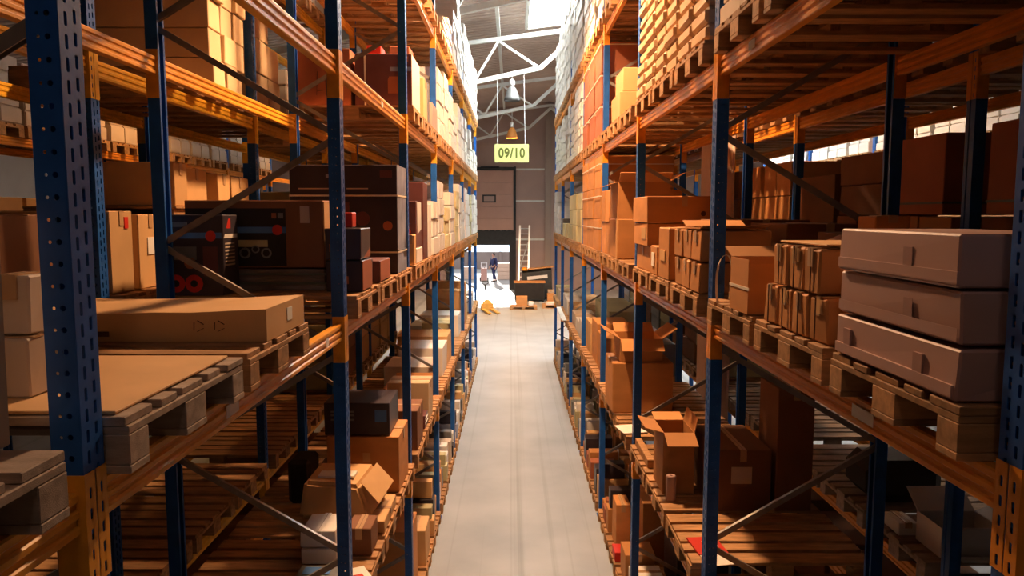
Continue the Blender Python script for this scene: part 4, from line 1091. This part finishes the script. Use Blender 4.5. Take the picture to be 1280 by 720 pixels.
lamp(.0, 7.5, chord(0), True, 'amber high bay lamp over the near part of the aisle', power=1700, col=(1, .57, .29))
lamp(.0, 11.3, RZ(0) - .02, True, 'added amber fill lamp on a long rod, unseen over the aisle', power=1100, col=(1, .57, .29), drop=2.0)  # added lamp above the view, brightens the aisle-facing sides
lamp(.0, -.5, H + 4.1, True, 'added fill lamp, unseen over the camera end of the aisle', power=34, col=(1, .78, .66))  # added lamp behind the camera, weak fill for near camera-facing sides
for i, y in enumerate((11.5, 19.5)):
    lamp(-4.75, y, H + 3.2, True, f'amber high bay lamp in the next aisle to the left, {["nearer", "farther"][i]} of two', power=220)
    lamp(4.95, y, H + 3.2, True, f'amber high bay lamp in the next aisle to the right, {["nearer", "farther"][i]} of two', power=160)

# ------------------------------------------------------------------ far end of the aisle
def pallet_jack(x, y):
    t = thing('pallet_jack', (x, y, 0), 'ochre hand pallet jack parked at the far left of the aisle', 'pallet jack')
    for s_ in (-.19, .19):
        f_ = MB(); f_.hexa([(x + s_ - .08, y - 1.15, .05), (x + s_ + .08, y - 1.15, .05), (x + s_ + .08, y, .05), (x + s_ - .08, y, .05), (x + s_ - .06, y - 1.15, .09), (x + s_ + .06, y - 1.15, .09), (x + s_ + .08, y, .13), (x + s_ - .08, y, .13)])
        f_.build('fork', M['jack'], t)
        wl = MB(); wl.tube((x + s_ - .04, y - 1.0, .036), (x + s_ + .04, y - 1.0, .036), .035, 12); wl.build('fork_roller', M['charcoal'], t)
    b_ = MB(); b_.box(x - .27, x + .27, y + .002, y + .16, .06, .34); b_.hexa([(x - .2, y, .341), (x + .2, y, .341), (x + .2, y + .16, .341), (x - .2, y + .16, .341), (x - .08, y + .04, .5), (x + .08, y + .04, .5), (x + .08, y + .14, .5), (x - .08, y + .14, .5)])
    b_.build('pump_body', M['jack'], t, bevel=.01)
    wl = MB(); wl.tube((x - .09, y + .25, .095), (x + .09, y + .25, .095), .09, 16); wl.build('steering_wheel', M['charcoal'], t)
    h_ = MB(); h_.tube((x, y + .22, .3), (x, y + .38, 1.12), .035, 10); h_.tube((x, y + .38, 1.12), (x - .14, y + .40, 1.18), .016, 8); h_.tube((x, y + .38, 1.12), (x + .14, y + .40, 1.18), .016, 8); h_.tube((x - .14, y + .40, 1.18), (x - .12, y + .42, 1.28), .016, 8); h_.tube((x + .14, y + .40, 1.18), (x + .12, y + .42, 1.28), .016, 8); h_.tube((x - .12, y + .42, 1.28), (x + .12, y + .42, 1.28), .018, 8)
    h_.build('tow_handle', M['charcoal'], t)
    for o in t.children: pass
    t.rotation_euler.z = .28
pallet_jack(-1.05, 32.4)
pallet(.5, 32.9, 0, 'wooden pallet on the open floor before the dark bench', 'pallets on the open floor', 1)
carton(.18, .68, 33.05, 33.55, PT, .42, 'kraft', 'kraft carton on the pallet before the dark bench'); carton(.72, .95, 33.1, 33.4, PT, .2, 'white', 'white bundle on the pallet before the dark bench', tape=False, bev=.03)
pallet(1.95, 33.4, 0, 'wooden pallet on the open floor at the right, below white sheets', 'pallets on the open floor', 1)
carton(1.5, 2.4, 33.5, 34.1, PT, .10, 'white', 'flat white pack on the pallet at the far right of the floor', 'pack', tape=False)
def bench():
    t = thing('packing_bench', (.85, 36.4, 0), 'black packing bench with a wooden top at the far end of the aisle', 'bench')
    b_ = MB(); b_.box(.12, 1.55, 36.0, 36.8, .08, .90); b_.build('cabinet', M['charcoal'], t, bevel=.01)
    b_ = MB(); b_.box(.08, 1.6, 35.96, 36.84, .901, .95); b_.build('bench_top', M['kraft'], t, bevel=.005)
    d_ = MB(); d_.box(.16, 1.50, 35.985, 36.0, .14, .86); d_.build('front_panel', M['black'], t, bevel=.004)
    for xx in (.18, 1.49):
        for yy in (36.06, 36.74):
            l_ = MB(); l_.box(xx - .03, xx + .03, yy - .03, yy + .03, .001, .08); l_.build('leg', M['charcoal'], t)
bench()
def machine():
    t = thing('strapping_machine', (1.25, 37.7, 0), 'black machine with a slanted glossy hood behind the packing bench', 'machine')
    b_ = MB(); b_.hexa([(.45, 37.2, .05), (2.0, 37.2, .05), (2.0, 38.2, .05), (.45, 38.2, .05), (.5, 37.3, 1.25), (1.95, 37.3, 1.45), (1.95, 38.2, 1.5), (.5, 38.2, 1.4)]); b_.build('housing', M['charcoal'], t, bevel=.02)
    b_ = MB(); b_.bar((.75, 37.28, 1.0), (1.75, 37.28, 1.1), .02, .2); b_.build('window_strip', M['alu'], t)
    for xx in (.6, 1.85):
        for yy in (37.35, 38.05):
            b_ = MB(); b_.tube((xx, yy, .001), (xx, yy, .05), .04, 10); b_.build('foot', M['charcoal'], t)
    b_ = MB(); b_.lathe([(0, 0), (.16, 0), (.17, .05), (.1, .16), (0, .18)], (.62, 37.6, 1.38), 14); b_.build('beacon_cover', M['orange'], t, smooth=True)
machine()
pb = MB(); pb.bar((.8, 37.55, 1.455), (2.05, 37.55, 1.59), .7, .04)
tag(pb.build('plank', M['wood'], bevel=.004), 'wooden plank lying across the top of the black machine', 'plank')
for i, (x, y, w_, h_, m_) in enumerate(((1.72, 36.2, .3, .55, 'cream'), (1.66, 35.55, .4, .45, 'kraft'), (2.05, 36.2, .3, .6, 'kraft'))):
    carton(x, x + w_, y, y + .35, 0, h_, m_, ['beige carton on the floor beside the packing bench', 'kraft carton on the floor in front of the beige carton', 'kraft carton on the floor right of the beige carton'][i])
def ladder():
    t = thing('ladder', (.65, 41.0, 0), 'white aluminium ladder leaning against the back wall', 'ladder')
    a0, a1 = Vector((.34, 40.95, .002)), Vector((.44, YW - .08, 3.55)); off = Vector((.52, 0, 0))
    for o in (Vector((0, 0, 0)), off):
        s_ = MB(); s_.bar(a0 + o, a1 + o, .10, .05, (0, 1, 0)); s_.build('rail', M['alu'], t)
    for k in range(12):
        u = (k + .6) / 12.2; p = a0.lerp(a1, u)
        s_ = MB(); s_.tube(p + Vector((.03, 0, 0)), p + off - Vector((.03, 0, 0)), .028, 8); s_.build('rung', M['alu'], t)
    s_ = MB(); s_.bar(a0.lerp(a1, .35) + Vector((.05, -.05, 0)), a0.lerp(a1, .75) + off - Vector((.05, .05, 0)), .05, .03); s_.build('brace', M['alu'], t)
ladder()
# outside
fz = MB(); fz.box(-14, 12, 58.0, 58.3, -.002, 1.3)
for k in range(10): fz.box(-14 + k * 2.6, -13.8 + k * 2.6, 57.9, 58.0, -.002, 1.34)
struct(fz.build('wall_yard', M['fence']), 'low beige wall closing the yard', 'wall')
wrapped_load(-.95, -.1, 48.4, 49.4, 0, 1.05, 'cream', 'beige wrapped load standing in the yard right of the person', layers=4)
wrapped_load(-3.3, -2.4, 48.6, 49.4, 0, .8, 'cream', 'beige wrapped load standing in the yard left of the person', layers=3)

# ------------------------------------------------------------------ person in the yard
def skin_obj(name, verts, edges, radii, m, parent, lvl=2):
    me = bpy.data.meshes.new(name); o0 = Vector(parent['_o'])
    me.from_pydata([tuple(Vector(v)) for v in verts], edges, []); me.materials.append(m)
    o = bpy.data.objects.new(name, me); COL.objects.link(o); o.parent = parent; o['_o'] = list(o0)
    md = o.modifiers.new('skin', 'SKIN'); md.use_smooth_shade = True
    for i, r in enumerate(radii):
        q = r if isinstance(r, tuple) else (r, r)
        me.skin_vertices[0].data[i].radius = q
    me.skin_vertices[0].data[0].use_root = True
    s_ = o.modifiers.new('sub', 'SUBSURF'); s_.levels = lvl; s_.render_levels = lvl
    return o
def person(x, y):
    t = thing('person', (x, y, 0), 'person in dark navy workwear walking across the yard beyond the door', 'person')
    # local coordinates, facing -x slightly towards the camera, mid stride
    V = []; E = []; Rr = []
    def v(p, r, par=None):
        V.append(p); Rr.append(r); i = len(V) - 1
        if par is not None: E.append((par, i))
        return i
    pel = v((0, 0, .95), (.15, .12)); wst = v((0, -.01, 1.12), (.14, .11), pel); ch = v((0, -.01, 1.33), (.17, .12), wst); nk = v((0, -.02, 1.50), .06, ch); hd0 = v((0, -.04, 1.58), (.075, .085), nk); hd1 = v((0, -.05, 1.70), (.08, .095), hd0); v((0, -.04, 1.77), (.055, .07), hd1)
    nose = v((0, -.145, 1.645), .014, hd1)
    for s_ in (-1, 1):
        sh = v((s_ * .19, -.01, 1.42), .065, ch); el = v((s_ * .25, .04 * s_, 1.14), .05, sh); wr = v((s_ * .26, -.10 + .05 * s_, .92), .034, el); pm = v((s_ * .26, -.13 + .05 * s_, .85), (.042, .024), wr)
        for q, (dx, dz, ln) in enumerate(((-.03, -.05, 1), (-.01, -.06, 1), (.01, -.058, 1), (.028, -.048, 1))):
            f1 = v((s_ * .26 + dx, -.145 + .05 * s_, .85 + dz), .010, pm); v((s_ * .26 + dx, -.165 + .05 * s_, .85 + dz - .035), .008, f1)
        th = v((s_ * .26 - s_ * .045, -.16 + .05 * s_, .845), .011, pm); v((s_ * .26 - s_ * .05, -.185 + .05 * s_, .815), .009, th)
        hp = v((s_ * .10, 0, .88), .095, pel); kn = v((s_ * .10, -.10 if s_ > 0 else .04, .50), .062, hp); an = v((s_ * .10, -.06 if s_ > 0 else .24, .09), .042, kn); v((s_ * .105, -.20 if s_ > 0 else .13, .045), .036, an)
    body = skin_obj('body', V, E, Rr, M['skin'], t)
    # clothing
    V2 = []; E2 = []; R2_ = []
    def v2(p, r, par=None):
        V2.append(p); R2_.append(r); i = len(V2) - 1
        if par is not None: E2.append((par, i))
        return i
    a = v2((0, 0, .93), (.18, .15)); b_ = v2((0, -.01, 1.12), (.17, .14), a); c = v2((0, -.01, 1.34), (.20, .15), b_); v2((0, -.02, 1.49), .075, c)
    for s_ in (-1, 1):
        sh = v2((s_ * .19, -.01, 1.42), .085, c); el = v2((s_ * .25, .04 * s_, 1.14), .068, sh); v2((s_ * .26, -.09 + .05 * s_, .94), .052, el)
    skin_obj('jacket', V2, E2, R2_, M['navy'], t)
    V2.clear(); E2.clear(); R2_.clear()
    a = v2((0, 0, .97), (.165, .135))
    for s_ in (-1, 1):
        hp = v2((s_ * .10, 0, .86), .115, a); kn = v2((s_ * .10, -.10 if s_ > 0 else .04, .50), .085, hp); v2((s_ * .10, -.065 if s_ > 0 else .22, .12), .068, kn)
    skin_obj('trousers', V2, E2, R2_, M['navy'], t)
    s_ = MB(); s_.lathe([(0, .105), (.05, .09), (.085, .05), (.097, 0), (.09, -.05), (.07, -.08)], (0, 0, 0), 16)
    h_ = s_.build('hair', M['hair'], None, smooth=True); h_.parent = t; h_.location = (0, -.025, 1.70)
    for q in (-1, 1):
        s_ = MB(); s_.box(-.05, .05, -.16, .10, 0, .075)
        sh_ = s_.build('shoe', M['black'], None, bevel=.02, seg=2); sh_.parent = t; sh_.location = (q * .105, -.11 if q > 0 else .20, .004)
    t.rotation_euler.z = -.9
person(-1.12, 47.0)
def trolley(x, y):
    t = thing('sack_truck', (x, y, 0), 'sack truck with a pale bundle standing behind the person', 'sack truck')
    f_ = MB(); 
    for s_ in (-.18, .18): f_.tube((x + s_, y, .12), (x + s_, y + .15, 1.15), .016, 8)
    for z_ in (.3, .6, .9, 1.12): f_.tube((x - .18, y + .15 * (z_ - .12), z_), (x + .18, y + .15 * (z_ - .12), z_), .012, 8)
    f_.build('frame', M['alu'], t)
    f_ = MB(); f_.box(x - .2, x + .2, y - .22, y, .02, .035); f_.build('toe_plate', M['alu'], t)
    for s_ in (-.24, .24):
        f_ = MB(); f_.tube((x + s_ - .03, y + .08, .121), (x + s_ + .03, y + .08, .121), .12, 18); f_.build('wheel', M['charcoal'], t)
trolley(-1.75, 47.4)
wrapped_load(-1.95, -1.55, 47.12, 47.36, .036, .8, 'pinkwhite', 'pale bundle carried on the sack truck in the yard', layers=2)

# ------------------------------------------------------------------ light and camera
wd = bpy.data.worlds.new('world'); sc.world = wd; wd.use_nodes = True
bg = wd.node_tree.nodes['Background']; bg.inputs[0].default_value = (.70, .86, 1, 1); bg.inputs[1].default_value = 2.2
su = bpy.data.lights.new('sun', 'SUN'); su.energy = 9; su.angle = .02; su.color = (1, .95, .88)
so = bpy.data.objects.new('sun', su); COL.objects.link(so)
so.rotation_euler = Vector((.10, -1, -.30)).to_track_quat('-Z', 'Y').to_euler()
cam = bpy.data.cameras.new('camera'); co = bpy.data.objects.new('camera', cam); COL.objects.link(co)
cam.sensor_width = 36; cam.lens = 36 * 950 / 1280; cam.clip_start = .05; cam.clip_end = 200
co.location = (0, 0, H); co.rotation_euler = (math.radians(90 - 5.53), 0, 0)
sc.camera = co
sc.view_settings.view_transform = 'Standard'; sc.view_settings.look = 'None'
sc.view_settings.exposure = 0; sc.view_settings.gamma = 1; sc.view_settings.use_curve_mapping = False
sc.cycles.use_denoising = True
sc.cycles.max_bounces = 6; sc.cycles.diffuse_bounces = 2; sc.cycles.sample_clamp_indirect = 6
for o in bpy.data.objects:
    if '_o' in o: del o['_o']
